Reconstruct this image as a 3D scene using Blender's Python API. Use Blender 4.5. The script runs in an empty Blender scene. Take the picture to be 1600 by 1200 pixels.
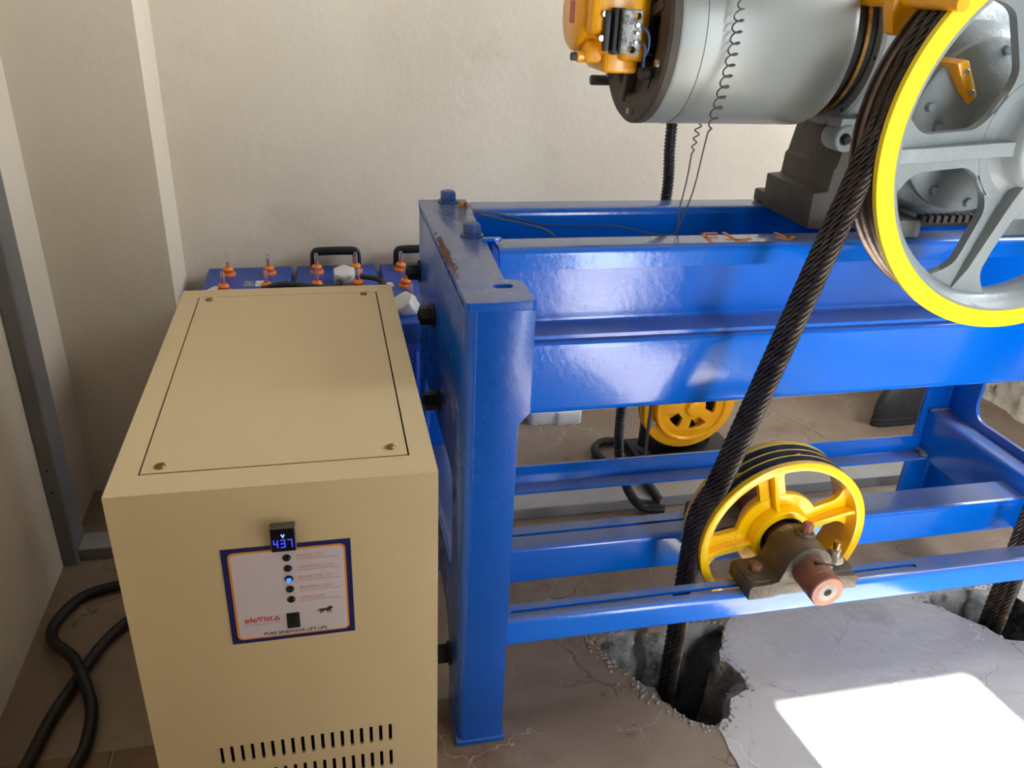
import bpy, bmesh, math, random
from mathutils import Vector, Matrix, noise
from mathutils.geometry import tessellate_polygon
random.seed(7)
PI = math.pi
S = 0.7                                   # working unit -> metres (applied to everything at the end)
sc = bpy.context.scene
COL = sc.collection

# ------------------------------------------------------------------ camera
cam_d = bpy.data.cameras.new('camera'); cam = bpy.data.objects.new('camera', cam_d); COL.objects.link(cam)
cam_d.sensor_width = 36.0; cam_d.lens = 1279.34 / 1600 * 36.0; cam_d.clip_start = 0.02
CR = ((0.97595118, -0.21360031, 0.04352252), (-0.05669457, -0.44149846, -0.89546906), (0.2104876, 0.87146659, -0.44299092))
CP = Vector((-0.2099153, -1.20212171, 1.4643715))
m = Matrix.Identity(4)
for i in range(3):
    m[i][0] = CR[0][i]; m[i][1] = -CR[1][i]; m[i][2] = -CR[2][i]; m[i][3] = CP[i] * S
cam.matrix_world = m
sc.camera = cam

# ------------------------------------------------------------------ world, sun, daylight
w = bpy.data.worlds.new('sky'); sc.world = w; w.use_nodes = True
bg = w.node_tree.nodes['Background']
bg.inputs['Color'].default_value = (0.86, 0.93, 1.0, 1); bg.inputs['Strength'].default_value = 20.5
sun_d = bpy.data.lights.new('sun', 'SUN'); sun_d.energy = 64.0; sun_d.angle = math.radians(0.6); sun_d.color = (1.0, 0.95, 0.86)
sun = bpy.data.objects.new('sun', sun_d); COL.objects.link(sun)
SUN_DIR = Vector((-0.12, 1.0, -0.985)).normalized()
sun.rotation_euler = SUN_DIR.to_track_quat('-Z', 'Y').to_euler(); sun.location = (1.2, -4, 4)
DOOR = (0.975, 1.56, 2.60)                 # x0, x1, height of the doorway in the front wall
WIN = (-0.32, 0.90, 1.35, 2.70)           # y0, y1, z0, z1 of the window in the right wall
ROOM = (-0.95, 2.46, -2.55, 1.42, 3.3)    # x0, x1, y0, y1, height
def portal(loc, rot, sx, sy):
    d = bpy.data.lights.new('sky_portal', 'AREA'); d.shape = 'RECTANGLE'; d.size = sx; d.size_y = sy; d.cycles.is_portal = True
    o = bpy.data.objects.new('sky_portal', d); COL.objects.link(o); o.location = loc; o.rotation_euler = rot
portal(((DOOR[0]+DOOR[1])/2, ROOM[2]-0.02, DOOR[2]/2), (PI/2, 0, 0), DOOR[1]-DOOR[0], DOOR[2])
portal((ROOM[1]+0.02, (WIN[0]+WIN[1])/2, (WIN[2]+WIN[3])/2), (PI/2, 0, PI/2), WIN[1]-WIN[0], WIN[3]-WIN[2])
sc.view_settings.view_transform = 'Standard'; sc.view_settings.look = 'None'
sc.view_settings.gamma = 1.0; sc.view_settings.use_curve_mapping = False
sc.view_settings.exposure = -0.12

# ------------------------------------------------------------------ materials
def lin(r, g, b):
    f = lambda c: (c/255/12.92) if c/255 <= 0.04045 else ((c/255+0.055)/1.055)**2.4
    return (f(r), f(g), f(b), 1)
MATS = {}
def mat(name, c, c2=None, ns=6.0, rough=0.5, metal=0.0, bump=0.0, bs=60.0, spot=None, rvar=0.0, coat=0.0, emit=None, alpha=None, detail=4, dust_sheen=None, crack=None):
    """c/c2 mixed by a noise of scale ns; spot=(colour, scale, low, high) adds patches of wear; bump noise of scale bs"""
    M = bpy.data.materials.new(name); M.use_nodes = True; MATS[name] = M
    nt = M.node_tree; N = nt.nodes; L = nt.links; b = N['Principled BSDF']
    b.inputs['Base Color'].default_value = c; b.inputs['Roughness'].default_value = rough; b.inputs['Metallic'].default_value = metal
    if coat: b.inputs['Coat Weight'].default_value = coat; b.inputs['Coat Roughness'].default_value = 0.08
    tc = N.new('ShaderNodeTexCoord')
    def nz(scale, det=detail, rg=0.6):
        n = N.new('ShaderNodeTexNoise'); n.inputs['Scale'].default_value = scale / S; n.inputs['Detail'].default_value = det
        n.inputs['Roughness'].default_value = rg; L.new(tc.outputs['Object'], n.inputs['Vector']); return n
    col = None
    if c2:
        n = nz(ns); r = N.new('ShaderNodeValToRGB'); r.color_ramp.elements[0].position = 0.35; r.color_ramp.elements[1].position = 0.65
        r.color_ramp.elements[0].color = c; r.color_ramp.elements[1].color = c2
        L.new(n.outputs['Fac'], r.inputs['Fac']); col = r.outputs['Color']
    for sp in (spot if isinstance(spot, list) else [spot] if spot else []):
        n = nz(sp[1], 6, 0.65); r = N.new('ShaderNodeMapRange'); r.inputs['From Min'].default_value = sp[2]; r.inputs['From Max'].default_value = sp[3]
        L.new(n.outputs['Fac'], r.inputs['Value'])
        mx = N.new('ShaderNodeMix'); mx.data_type = 'RGBA'; L.new(r.outputs['Result'], mx.inputs['Factor'])
        if col: L.new(col, mx.inputs['A'])
        else: mx.inputs['A'].default_value = c
        mx.inputs['B'].default_value = sp[0]; col = mx.outputs['Result']
    for crk in (crack or []):              # hairline cracks and scratches: (colour, cell scale, width)
        crack = crk
        dn = nz(5.0+crk[1], 3); ad_ = N.new('ShaderNodeMix'); ad_.data_type = 'VECTOR'; ad_.inputs['Factor'].default_value = 0.10
        L.new(tc.outputs['Object'], ad_.inputs['A']); L.new(dn.outputs['Color'], ad_.inputs['B'])
        vo = N.new('ShaderNodeTexVoronoi'); vo.feature = 'DISTANCE_TO_EDGE'; vo.inputs['Scale'].default_value = crack[1]/S; L.new(ad_.outputs['Result'], vo.inputs['Vector'])
        r = N.new('ShaderNodeMapRange'); r.inputs['From Min'].default_value = 0.0; r.inputs['From Max'].default_value = crack[2]; r.inputs['To Min'].default_value = 1.0; r.inputs['To Max'].default_value = 0.0
        L.new(vo.outputs['Distance'], r.inputs['Value']); bn = nz(2.0+crk[1]*0.4, 2); br = N.new('ShaderNodeMapRange'); br.inputs['From Min'].default_value = 0.48; br.inputs['From Max'].default_value = 0.56
        L.new(bn.outputs['Fac'], br.inputs['Value']); mu = N.new('ShaderNodeMath'); mu.operation = 'MULTIPLY'; L.new(r.outputs['Result'], mu.inputs[0]); L.new(br.outputs['Result'], mu.inputs[1])
        mx = N.new('ShaderNodeMix'); mx.data_type = 'RGBA'; L.new(mu.outputs[0], mx.inputs['Factor'])
        if col: L.new(col, mx.inputs['A'])
        else: mx.inputs['A'].default_value = c
        mx.inputs['B'].default_value = crack[0]; col = mx.outputs['Result']
    if dust_sheen:                               # dust with sky sheen painted in, on upward faces: (colour, amount)
        ge = N.new('ShaderNodeNewGeometry'); sx = N.new('ShaderNodeSeparateXYZ'); L.new(ge.outputs['True Normal'], sx.inputs['Vector'])
        r = N.new('ShaderNodeMapRange'); r.inputs['From Min'].default_value = 0.75; r.inputs['From Max'].default_value = 1.0; L.new(sx.outputs['Z'], r.inputs['Value'])
        dn = nz(7.0, 5); dr = N.new('ShaderNodeMapRange'); dr.inputs['From Min'].default_value = 0.3; dr.inputs['From Max'].default_value = 0.6; dr.inputs['To Min'].default_value = dust_sheen[1]*0.6; dr.inputs['To Max'].default_value = dust_sheen[1]
        L.new(dn.outputs['Fac'], dr.inputs['Value']); mu = N.new('ShaderNodeMath'); mu.operation = 'MULTIPLY'; L.new(r.outputs['Result'], mu.inputs[0]); L.new(dr.outputs['Result'], mu.inputs[1])
        mx = N.new('ShaderNodeMix'); mx.data_type = 'RGBA'; L.new(mu.outputs[0], mx.inputs['Factor'])
        if col: L.new(col, mx.inputs['A'])
        else: mx.inputs['A'].default_value = c
        mx.inputs['B'].default_value = dust_sheen[0]; col = mx.outputs['Result']
    if col: L.new(col, b.inputs['Base Color'])
    if rvar:
        n = nz(ns*2.3); r = N.new('ShaderNodeMapRange'); r.inputs['To Min'].default_value = max(0.02, rough-rvar); r.inputs['To Max'].default_value = rough+rvar
        L.new(n.outputs['Fac'], r.inputs['Value']); L.new(r.outputs['Result'], b.inputs['Roughness'])
    if bump:
        n = nz(bs, 5); bp = N.new('ShaderNodeBump'); bp.inputs['Strength'].default_value = bump; bp.inputs['Distance'].default_value = 0.01
        L.new(n.outputs['Fac'], bp.inputs['Height']); L.new(bp.outputs['Normal'], b.inputs['Normal'])
    if emit:
        b.inputs['Emission Color'].default_value = emit[0]; b.inputs['Emission Strength'].default_value = emit[1]
    if alpha is not None:
        b.inputs['Transmission Weight'].default_value = alpha; b.inputs['IOR'].default_value = 1.3
    return M
mat('wall_paint', lin(222,209,188), lin(230,219,200), 1.6, 0.75, bump=0.12, bs=25, spot=[(lin(150,130,104), 38, 0.735, 0.77), (lin(208,194,170), 3.2, 0.58, 0.85)])
mat('wall_rough', lin(190,178,158), lin(224,214,198), 9, 0.9, bump=0.9, bs=22, spot=[(lin(120,110,98), 11, 0.55, 0.66)])
mat('ceiling_paint', lin(128,122,114), lin(140,134,126), 2, rough=0.9)
mat('floor_cement', lin(132,112,94), lin(152,134,116), 2.2, 0.62, bump=0.35, bs=32,
    spot=[(lin(112,84,64), 3.1, 0.55, 0.72), (lin(92,80,70), 26, 0.66, 0.72), (lin(190,182,172), 55, 0.72, 0.76)], rvar=0.12, crack=[(lin(98,82,68), 2.6, 0.010), (lin(176,162,146), 4.3, 0.007)])
mat('floor_grey_cement', lin(186,182,178), lin(198,195,192), 2.6, 0.55, bump=0.3, bs=26,
    spot=[(lin(166,158,152), 4.0, 0.55, 0.75), (lin(130,124,118), 30, 0.70, 0.74), (lin(222,220,216), 60, 0.71, 0.75)], rvar=0.12, crack=[(lin(146,140,132), 3.1, 0.008), (lin(226,225,222), 2.2, 0.006), (lin(160,154,148), 7.0, 0.012)])
mat('floor_tile_stone', lin(112,88,66), lin(140,112,86), 5, 0.6, bump=0.3, bs=24, spot=[(lin(158,134,108), 9, 0.6, 0.72)])
mat('hole_concrete', lin(120,116,112), lin(168,166,162), 14, 0.95, bump=1.0, bs=40, spot=[(lin(70,64,60), 9, 0.5, 0.62)])
mat('crumb_concrete', lin(150,142,132), lin(176,170,160), 14, 0.95, bump=0.6, bs=60)
mat('wall_cement', lin(88,80,72), lin(100,92,84), 3, 0.9, bump=0.3, bs=30)
mat('pit_dark', lin(40,36,34), None, rough=0.95)
mat('blue_paint', lin(0,104,216), lin(0,99,208), 2.0, 0.17, bump=0.05, bs=48, spot=[(lin(20,70,140), 21, 0.70, 0.74)], coat=0.3, rvar=0.05, dust_sheen=(lin(128,132,140), 0.75))
mat('blue_paint_worn_shaded', lin(0,84,186), lin(0,76,172), 3.0, 0.26, bump=0.06, bs=44,
    spot=[(lin(112,72,46), 15, 0.725, 0.745), (lin(60,88,126), 24, 0.72, 0.78)], coat=0.1, rvar=0.08, dust_sheen=(lin(128,132,140), 0.6))  # rust and scuffs are wear; the darker base paints in the post's shade
mat('weld_grey', lin(150,156,166), lin(110,116,128), 30, 0.6, metal=0.3, bump=0.7, bs=80)
mat('rust', lin(120,70,42), lin(82,54,40), 40, 0.85, bump=0.6, bs=90)
mat('bolt_black', lin(26,26,30), lin(40,38,38), 30, 0.5, metal=0.3, bump=0.2, bs=70)
mat('bolt_blue', lin(6,70,160), lin(60,80,104), 30, 0.4, bump=0.2, bs=60)
mat('brass', lin(168,128,66), lin(120,92,52), 40, 0.4, metal=0.8)
mat('steel_bright', lin(200,196,186), lin(160,154,140), 30, 0.3, metal=0.9)
mat('steel_bolt_rusty', lin(150,112,78), lin(110,80,58), 40, 0.5, metal=0.5)
mat('ups_cream', lin(208,186,145), lin(212,191,151), 2.0, 0.42, bump=0.03, bs=160)
mat('ups_inside', lin(20,18,16), None, rough=0.9)
mat('label_blue', lin(18,30,92), None, rough=0.4)
mat('label_orange', lin(226,140,40), None, rough=0.4)
mat('label_white', lin(208,196,202), None, rough=0.4)
mat('label_text_orange', lin(216,130,84), None, rough=0.5)
mat('label_text_red', lin(196,30,40), None, rough=0.5)
mat('label_text_dark', lin(24,26,44), None, rough=0.5)
mat('label_text_grey', lin(120,112,118), None, rough=0.5)
mat('emblem_dark', lin(30,40,34), lin(70,60,40), 60, 0.5)
mat('black_plastic', lin(18,18,20), None, rough=0.45)
mat('grey_plastic', lin(92,92,84), None, rough=0.5)
mat('display_glass', lin(4,4,12), None, rough=0.12)
mat('digit_glow', lin(30,40,255), None, rough=0.5, emit=(lin(40,50,255), 5.0))
mat('unit_glow', lin(90,150,255), None, rough=0.5, emit=(lin(80,140,255), 5.0))
mat('lamp_glow', lin(40,110,255), None, rough=0.3, emit=(lin(30,110,255), 2.5))
mat('lamp_off', lin(18,14,14), None, rough=0.2)
mat('battery_blue', lin(14,62,158), lin(20,72,172), 6, 0.38, bump=0.05, bs=90, spot=[(lin(60,80,130), 14, 0.62, 0.8)])
mat('battery_box_blue', lin(8,60,190), lin(12,70,205), 6, 0.35)
mat('cap_orange', lin(240,140,40), None, rough=0.45)
mat('cap_dark_orange', lin(208,80,26), None, rough=0.45)
mat('float_tube', (0.9,0.92,0.95,1), None, rough=0.08, alpha=0.85)
mat('float_red', lin(214,52,40), None, rough=0.4)
mat('white_plastic', lin(214,214,212), lin(200,202,204), 30, 0.4)
mat('sticker', lin(226,226,222), lin(176,178,182), 90, 0.5)
mat('sticker_grey', lin(150,160,168), lin(60,80,110), 70, 0.5)
mat('cable_black', lin(20,19,19), lin(34,31,29), 12, 0.5, bump=0.1, bs=40)
mat('conduit_black', lin(22,22,25), lin(40,38,38), 14, 0.4)
mat('wire_grey', lin(92,88,84), None, rough=0.45, metal=0.4)
mat('wire_blue', lin(60,84,140), None, rough=0.5)
mat('frame_grey', lin(118,117,118), lin(128,126,126), 8, 0.42, bump=0.06, bs=50, spot=[(lin(160,158,152), 17, 0.70, 0.75)], dust_sheen=(lin(176,172,166), 0.7))
mat('machine_grey', lin(126,134,136), lin(134,141,142), 6, 0.4, bump=0.14, bs=70, coat=0.1)
mat('motor_silver', lin(148,152,148), lin(153,157,153), 3, 0.36, metal=0.25, bump=0.02, bs=90, spot=[(lin(60,60,60), 40, 0.76, 0.79)])
mat('cast_dark', lin(84,76,68), lin(70,64,58), 9, 0.6, metal=0.2, bump=0.25, bs=60)
mat('machine_yellow', lin(250,176,0), lin(246,168,0), 6, 0.3, bump=0.05, bs=60, coat=0.25)
mat('rim_yellow', lin(255,226,0), lin(252,222,0), 6, 0.42, spot=[(lin(120,70,40), 19, 0.735, 0.75)])
mat('pulley_yellow', lin(255,204,0), lin(252,195,0), 8, 0.26, bump=0.1, bs=40, coat=0.35, spot=[(lin(90,64,20), 24, 0.74, 0.77)])
mat('groove_dark', lin(78,84,94), lin(100,104,112), 30, 0.25, metal=0.7, bump=0.15, bs=90)
mat('groove_steel', lin(116,102,94), lin(92,80,74), 18, 0.28, metal=0.85, bump=0.05, bs=80)
mat('rope_steel', lin(92,84,78), lin(62,54,50), 26, 0.3, metal=0.7, bump=0.2, bs=140, spot=[(lin(126,86,40), 5, 0.60, 0.7)])
mat('shaft_rust', lin(150,98,78), lin(120,78,64), 18, 0.5, metal=0.3, bump=0.1, bs=80)
mat('block_iron', lin(74,66,58), lin(90,78,66), 12, 0.5, metal=0.35, bump=0.3, bs=60, spot=[(lin(150,138,118), 16, 0.62, 0.7)])
mat('seal_black', lin(22,20,20), None, rough=0.35)
mat('plate_pink', lin(190,88,84), None, rough=0.5)
mat('switch_grey', lin(150,150,148), lin(70,70,70), 120, 0.4, metal=0.5)
mat('chalk_orange', lin(222,138,78), None, rough=0.9)
mat('door_grey', lin(150,152,150), None, rough=0.5)
mat('glass', (0.95,0.98,1,1), None, rough=0.02, alpha=1.0)
mat('shoe_black', lin(30,30,32), lin(44,42,42), 20, 0.55, bump=0.3, bs=90)
mat('foam_white', lin(226,226,222), lin(214,214,210), 20, 0.7, bump=0.1, bs=60)

# ------------------------------------------------------------------ mesh helpers
def newbm(): return bmesh.new()
def box(bm, x0, x1, y0, y1, z0, z1, mtx=None):
    v = [Vector(p) for p in ((x0,y0,z0),(x1,y0,z0),(x1,y1,z0),(x0,y1,z0),(x0,y0,z1),(x1,y0,z1),(x1,y1,z1),(x0,y1,z1))]
    if mtx: v = [mtx @ p for p in v]
    v = [bm.verts.new(p) for p in v]
    for f in ((3,2,1,0),(4,5,6,7),(0,1,5,4),(1,2,6,5),(2,3,7,6),(3,0,4,7)): bm.faces.new([v[i] for i in f])
AX = {'x': lambda a, b, h: (h, a, b), 'y': lambda a, b, h: (a, h, b), 'z': lambda a, b, h: (a, b, h)}
def plate(bm, outline, holes, axis, h0, h1, mtx=None):
    """flat plate of outline with holes; outline in (y,z) for x, (x,z) for y, (x,y) for z; from h0 to h1"""
    loops = [list(outline)] + [list(h) for h in holes]
    flat = [p for l in loops for p in l]
    tris = tessellate_polygon([[Vector((p[0], p[1], 0)) for p in l] for l in loops])
    def mk(h):
        out = []
        for p in flat:
            q = Vector(AX[axis](p[0], p[1], h)); out.append(bm.verts.new(mtx @ q if mtx else q))
        return out
    A = mk(h0); B = mk(h1)
    for t in tris:
        if len(set(t)) < 3: continue
        try:
            bm.faces.new([A[i] for i in t]); bm.faces.new([B[i] for i in reversed(t)])
        except ValueError: pass
    k = 0
    for l in loops:
        n = len(l)
        for i in range(n):
            j = (i+1) % n
            try: bm.faces.new([A[k+i], A[k+j], B[k+j], B[k+i]])
            except ValueError: pass
        k += n
def rect(a0, a1, b0, b1): return [(a0,b0),(a1,b0),(a1,b1),(a0,b1)]
def rrect(a0, a1, b0, b1, r, n=4):
    out = []
    for cx, cy, t0 in ((a1-r,b1-r,0),(a0+r,b1-r,90),(a0+r,b0+r,180),(a1-r,b0+r,270)):
        for i in range(n+1):
            t = math.radians(t0 + 90*i/n); out.append((cx+r*math.cos(t), cy+r*math.sin(t)))
    return out
def circ(cx, cy, r, n=24): return [(cx+r*math.cos(2*PI*i/n), cy+r*math.sin(2*PI*i/n)) for i in range(n)]
def fillet(pts, r, n=4):
    out = [Vector(pts[0])]
    for i in range(1, len(pts)-1):
        p, a, b = Vector(pts[i]), Vector(pts[i-1]), Vector(pts[i+1])
        d1 = (a-p).normalized(); d2 = (b-p).normalized(); q0 = p+d1*r; q1 = p+d2*r
        for k in range(n+1):
            t = k/n; out.append((1-t)**2*q0 + 2*t*(1-t)*p + t*t*q1)
    out.append(Vector(pts[-1])); return out
def sheet(bm, pts, t, axis, h0, h1, r=0.012):
    """bent sheet: centre line pts (2D) with bend radius r, thickness t, extruded along axis"""
    c = fillet(pts, r); L_, R_ = [], []
    for i, p in enumerate(c):
        d = (c[min(i+1, len(c)-1)] - c[max(i-1, 0)]).normalized(); n = Vector((-d.y, d.x))
        L_.append(tuple(p+n*t/2)); R_.append(tuple(p-n*t/2))
    plate(bm, L_+R_[::-1], [], axis, h0, h1)
def basis(d):
    d = Vector(d).normalized(); u = Vector((0,0,1)) if abs(d.z) < 0.9 else Vector((1,0,0))
    a = d.cross(u).normalized(); b = d.cross(a).normalized(); return d, a, b
def lathe(bm, prof, o, d=(0,1,0), seg=48, closed=False, a0=0.0, a1=2*PI):
    """profile [(radius, height along d)] turned about the axis o, d"""
    o = Vector(o); d, a, b = basis(d); full = abs(a1-a0-2*PI) < 1e-6
    rings = []
    for r, h in prof:
        if r < 1e-6: rings.append([bm.verts.new(o+d*h)]); continue
        rings.append([bm.verts.new(o+d*h+(a*math.cos(a0+(a1-a0)*i/seg)+b*math.sin(a0+(a1-a0)*i/seg))*r) for i in range(seg if full else seg+1)])
    prs = list(zip(rings, rings[1:])) + ([(rings[-1], rings[0])] if closed else [])
    for A, B in prs:
        n = max(len(A), len(B)); 
        for i in range(n if full else n-1):
            j = (i+1) % n
            try:
                if len(A) == 1 and len(B) == 1: continue
                if len(A) == 1: bm.faces.new([A[0], B[j], B[i]])
                elif len(B) == 1: bm.faces.new([A[i], A[j], B[0]])
                else: bm.faces.new([A[i], A[j], B[j], B[i]])
            except ValueError: pass
def cyl(bm, o, d, r, h, seg=24, bev=0.0):
    if bev: lathe(bm, [(0,0),(r-bev,0),(r,bev),(r,h-bev),(r-bev,h),(0,h)], o, d, seg)
    else: lathe(bm, [(0,0),(r,0),(r,h),(0,h)], o, d, seg)
def hexbolt(bm, o, d, r, h, washer=True):
    if washer: cyl(bm, o, d, r*1.25, h*0.16, 20)
    o = Vector(o)+Vector(d).normalized()*h*0.14*(1 if washer else 0)
    lathe(bm, [(0,0),(r,0),(r,h*0.82),(r*0.86,h),(0,h)], o, d, 6)
def catmull(pts, n=8):
    P = [Vector(p) for p in pts]; P = [2*P[0]-P[1]] + P + [2*P[-1]-P[-2]]; out = []
    for i in range(1, len(P)-2):
        for k in range(n):
            t = k/n; a, b, c, d = P[i-1], P[i], P[i+1], P[i+2]
            out.append(0.5*((2*b)+(c-a)*t+(2*a-5*b+4*c-d)*t*t+(3*b-a-3*c+d)*t**3))
    out.append(P[-2]); return out
def resample(pts, step):
    out = [pts[0].copy()]; acc = 0.0
    for a, b in zip(pts, pts[1:]):
        l = (b-a).length; pos = step-acc
        while pos <= l: out.append(a.lerp(b, pos/l)); pos += step
        acc = l-(pos-step)
    out.append(pts[-1].copy()); return out
def tube(bm, pts, rad, seg=8, section=None, twist=0.0):
    """rad: number or f(i); section: f(angle)->radius factor; twist per unit length"""
    pts = [Vector(p) for p in pts]; n = len(pts); prev = None; fr = None; s = 0.0
    for i, p in enumerate(pts):
        d = (pts[min(i+1,n-1)]-pts[max(i-1,0)]).normalized()
        if fr is None: _, fr, _ = basis(d)
        fr = (fr-d*fr.dot(d)).normalized(); b = d.cross(fr)
        if i: s += (p-pts[i-1]).length
        r = rad(i) if callable(rad) else rad
        ring = []
        for k in range(seg):
            t = 2*PI*k/seg; rr = r*(section(t) if section else 1.0); tt = t+twist*s
            ring.append(bm.verts.new(p+(fr*math.cos(tt)+b*math.sin(tt))*rr))
        if prev:
            for k in range(seg): bm.faces.new([prev[k], prev[(k+1)%seg], ring[(k+1)%seg], ring[k]])
        else: bm.faces.new(ring[::-1])
        prev = ring
    bm.faces.new(prev)
def corrugated(bm, pts, r, pitch=0.008, seg=14):
    P = resample(catmull(pts, 10), pitch/4); amp = (1.0, 1.0, 0.84, 0.84)
    tube(bm, P, lambda i: r*amp[i % 4], seg)

# ------------------------------------------------------------------ objects
ROOT = {}
def thing(name, label, cat, loc, group=None):
    o = bpy.data.objects.new(name, None); COL.objects.link(o); o.location = loc; o.empty_display_size = 0.05
    o['label'] = label; o['category'] = cat
    if group: o['group'] = group
    ROOT[o.name] = Vector(loc); return o
def obj(name, bm, material, parent=None, bev=0.0, seg=2, smooth=True, ang=35):
    """link bm (in world units) as one mesh object under parent"""
    bmesh.ops.recalc_face_normals(bm, faces=bm.faces[:])
    if bev:
        es = [e for e in bm.edges if len(e.link_faces) == 2 and e.calc_face_angle(0) > math.radians(38)]
        try: bmesh.ops.bevel(bm, geom=es, offset=bev, segments=seg, affect='EDGES', profile=0.5, clamp_overlap=True)
        except Exception: pass
    org = None
    if parent: org = ROOT[parent.name]
    else:
        bb = [[f(v.co[i] for v in bm.verts) for f in (min, max)] for i in range(3)]
        org = Vector(((bb[0][0]+bb[0][1])/2, (bb[1][0]+bb[1][1])/2, bb[2][0]))
    bmesh.ops.translate(bm, verts=bm.verts[:], vec=-org)
    me = bpy.data.meshes.new(name); bm.to_mesh(me); bm.free()
    me.materials.append(MATS[material])
    if smooth:
        for p in me.polygons: p.use_smooth = True
        me.set_sharp_from_angle(angle=math.radians(ang))
    o = bpy.data.objects.new(name, me); COL.objects.link(o)
    if parent: o.parent = parent; ROOT[o.name] = org
    else: o.location = org; ROOT[o.name] = org
    return o
def tag(o, label, cat, group=None, kind=None):
    o['label'] = label; o['category'] = cat
    if group: o['group'] = group
    if kind: o['kind'] = kind
    return o
def struct(o, label=None):
    o['kind'] = 'structure'
    if label: o['label'] = label
    return o
def text(name, body, x, z, y, height, material, parent, width=None, bold=0.0):
    cu = bpy.data.curves.new(name, 'FONT'); cu.body = body; cu.size = 1.0; cu.offset = bold; cu.extrude = 0.0
    t = bpy.data.objects.new(name, cu); COL.objects.link(t)
    me = bpy.data.meshes.new_from_object(t.evaluated_get(bpy.context.evaluated_depsgraph_get()))
    bpy.data.objects.remove(t); bpy.data.curves.remove(cu)
    xs = [v.co.x for v in me.vertices]; ys = [v.co.y for v in me.vertices]
    sy = height/(max(ys)-min(ys)); sx = width/(max(xs)-min(xs)) if width else sy
    bm = newbm(); bm.from_mesh(me); bpy.data.meshes.remove(me)
    for v in bm.verts: v.co = Vector((x+(v.co.x-min(xs))*sx, y, z+(v.co.y-min(ys))*sy))
    return obj(name, bm, material, parent, smooth=False)

# ================================================================== SETTING
X0, X1, Y0, Y1, HT = ROOM
H1 = [(0.375,0.243),(0.392,0.205),(0.408,0.169),(0.430,0.128),(0.444,0.101),(0.463,0.055),(0.49,0.017),(0.512,-0.015),(0.54,-0.039),(0.562,-0.05),(0.586,-0.046),
      (0.608,-0.036),(0.623,-0.011),(0.640,0.012),(0.658,0.021),(0.688,0.035),(0.697,0.083),(0.685,0.11),(0.668,0.134),(0.678,0.16),(0.70,0.194),(0.728,0.240),(0.68,0.262),(0.55,0.268),(0.44,0.262)]
H2 = [(1.305,0.231),(1.345,0.204),(1.371,0.162),(1.392,0.142),(1.414,0.119),(1.43,0.069),(1.475,0.054),(1.53,0.05),(1.575,0.09),(1.59,0.18),(1.57,0.24),(1.44,0.262),(1.36,0.255)]
def rough_loop(l, step=0.012, amp=0.006):
    out = []
    for i, a in enumerate(l):
        b = l[(i+1) % len(l)]; n = max(1, int(math.dist(a, b)/step))
        for k in range(n):
            x = a[0]+(b[0]-a[0])*k/n; y = a[1]+(b[1]-a[1])*k/n
            nv = noise.noise_vector(Vector((x*45, y*45, 3.1))); out.append((x+nv.x*amp, y+nv.y*amp))
    return out
H1R, H2R = rough_loop(H1), rough_loop(H2)
bm = newbm(); plate(bm, rect(X0-0.12, X1+0.12, Y0-0.12, Y1+0.12), [H1R, H2R], 'z', -0.02, 0.0)
floor = struct(obj('floor', bm, 'floor_cement', smooth=False), 'worn grey cement floor with two broken rope holes')
# smoother grey cement screed laid over the right half, cut by both holes
def _near(l, p): return min(range(len(l)), key=lambda i: math.dist(l[i], p))
i0, i1 = _near(H1R, (0.586,-0.046)), _near(H1R, (0.728,0.240))
edge = H1R[i0:i1+1] if i0 < i1 else H1R[i1:i0+1][::-1]
left = []
for k in range(90):
    t_ = k/89; y_ = Y0+(-0.06-Y0)*t_; x_ = 0.62-0.05*t_
    left.append((x_+0.012*noise.noise(Vector((y_*6, 0, 1)))+0.005*noise.noise(Vector((y_*30, 0, 2))), y_))
bm = newbm(); plate(bm, left + edge + [(0.80,0.30),(0.95,0.345),(1.25,0.36),(1.62,0.352),(2.0,0.42),(X1,0.46),(X1,Y0)], [H2R], 'z', -0.004, 0.0025)
obj('cement_screed', bm, 'floor_grey_cement', floor, smooth=False)
def hole_lining(loop):
    bm = newbm(); n = len(loop); cx = sum(p[0] for p in loop)/n; cy = sum(p[1] for p in loop)/n
    rings = []
    for k, (z, sc_) in enumerate(((-0.001,1.0),(-0.025,0.985),(-0.06,0.97),(-0.10,0.95),(-0.15,0.93),(-0.21,0.92),(-0.3,0.93),(-0.45,0.95),(-0.8,0.95))):
        r = []
        for p in loop:
            q = Vector((cx+(p[0]-cx)*sc_, cy+(p[1]-cy)*sc_, z))
            if k: 
                nv = noise.noise_vector(q*14); nf = noise.noise_vector(q*50)
                dirv = Vector((q.x-cx, q.y-cy, 0)).normalized(); q += dirv*(nv.x*0.05+nf.x*0.012-0.004) + Vector((0,0,nf.y*0.008))
            r.append(bm.verts.new(q))
        rings.append(r)
    for A, B in zip(rings, rings[1:]):
        for i in range(n): bm.faces.new([A[i], B[i], B[(i+1)%n], A[(i+1)%n]])
    bm.faces.new(rings[-1])
    return obj('hole_lining', bm, 'hole_concrete', floor, ang=60)
hole_lining(H1R); hole_lining(H2R)
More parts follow.
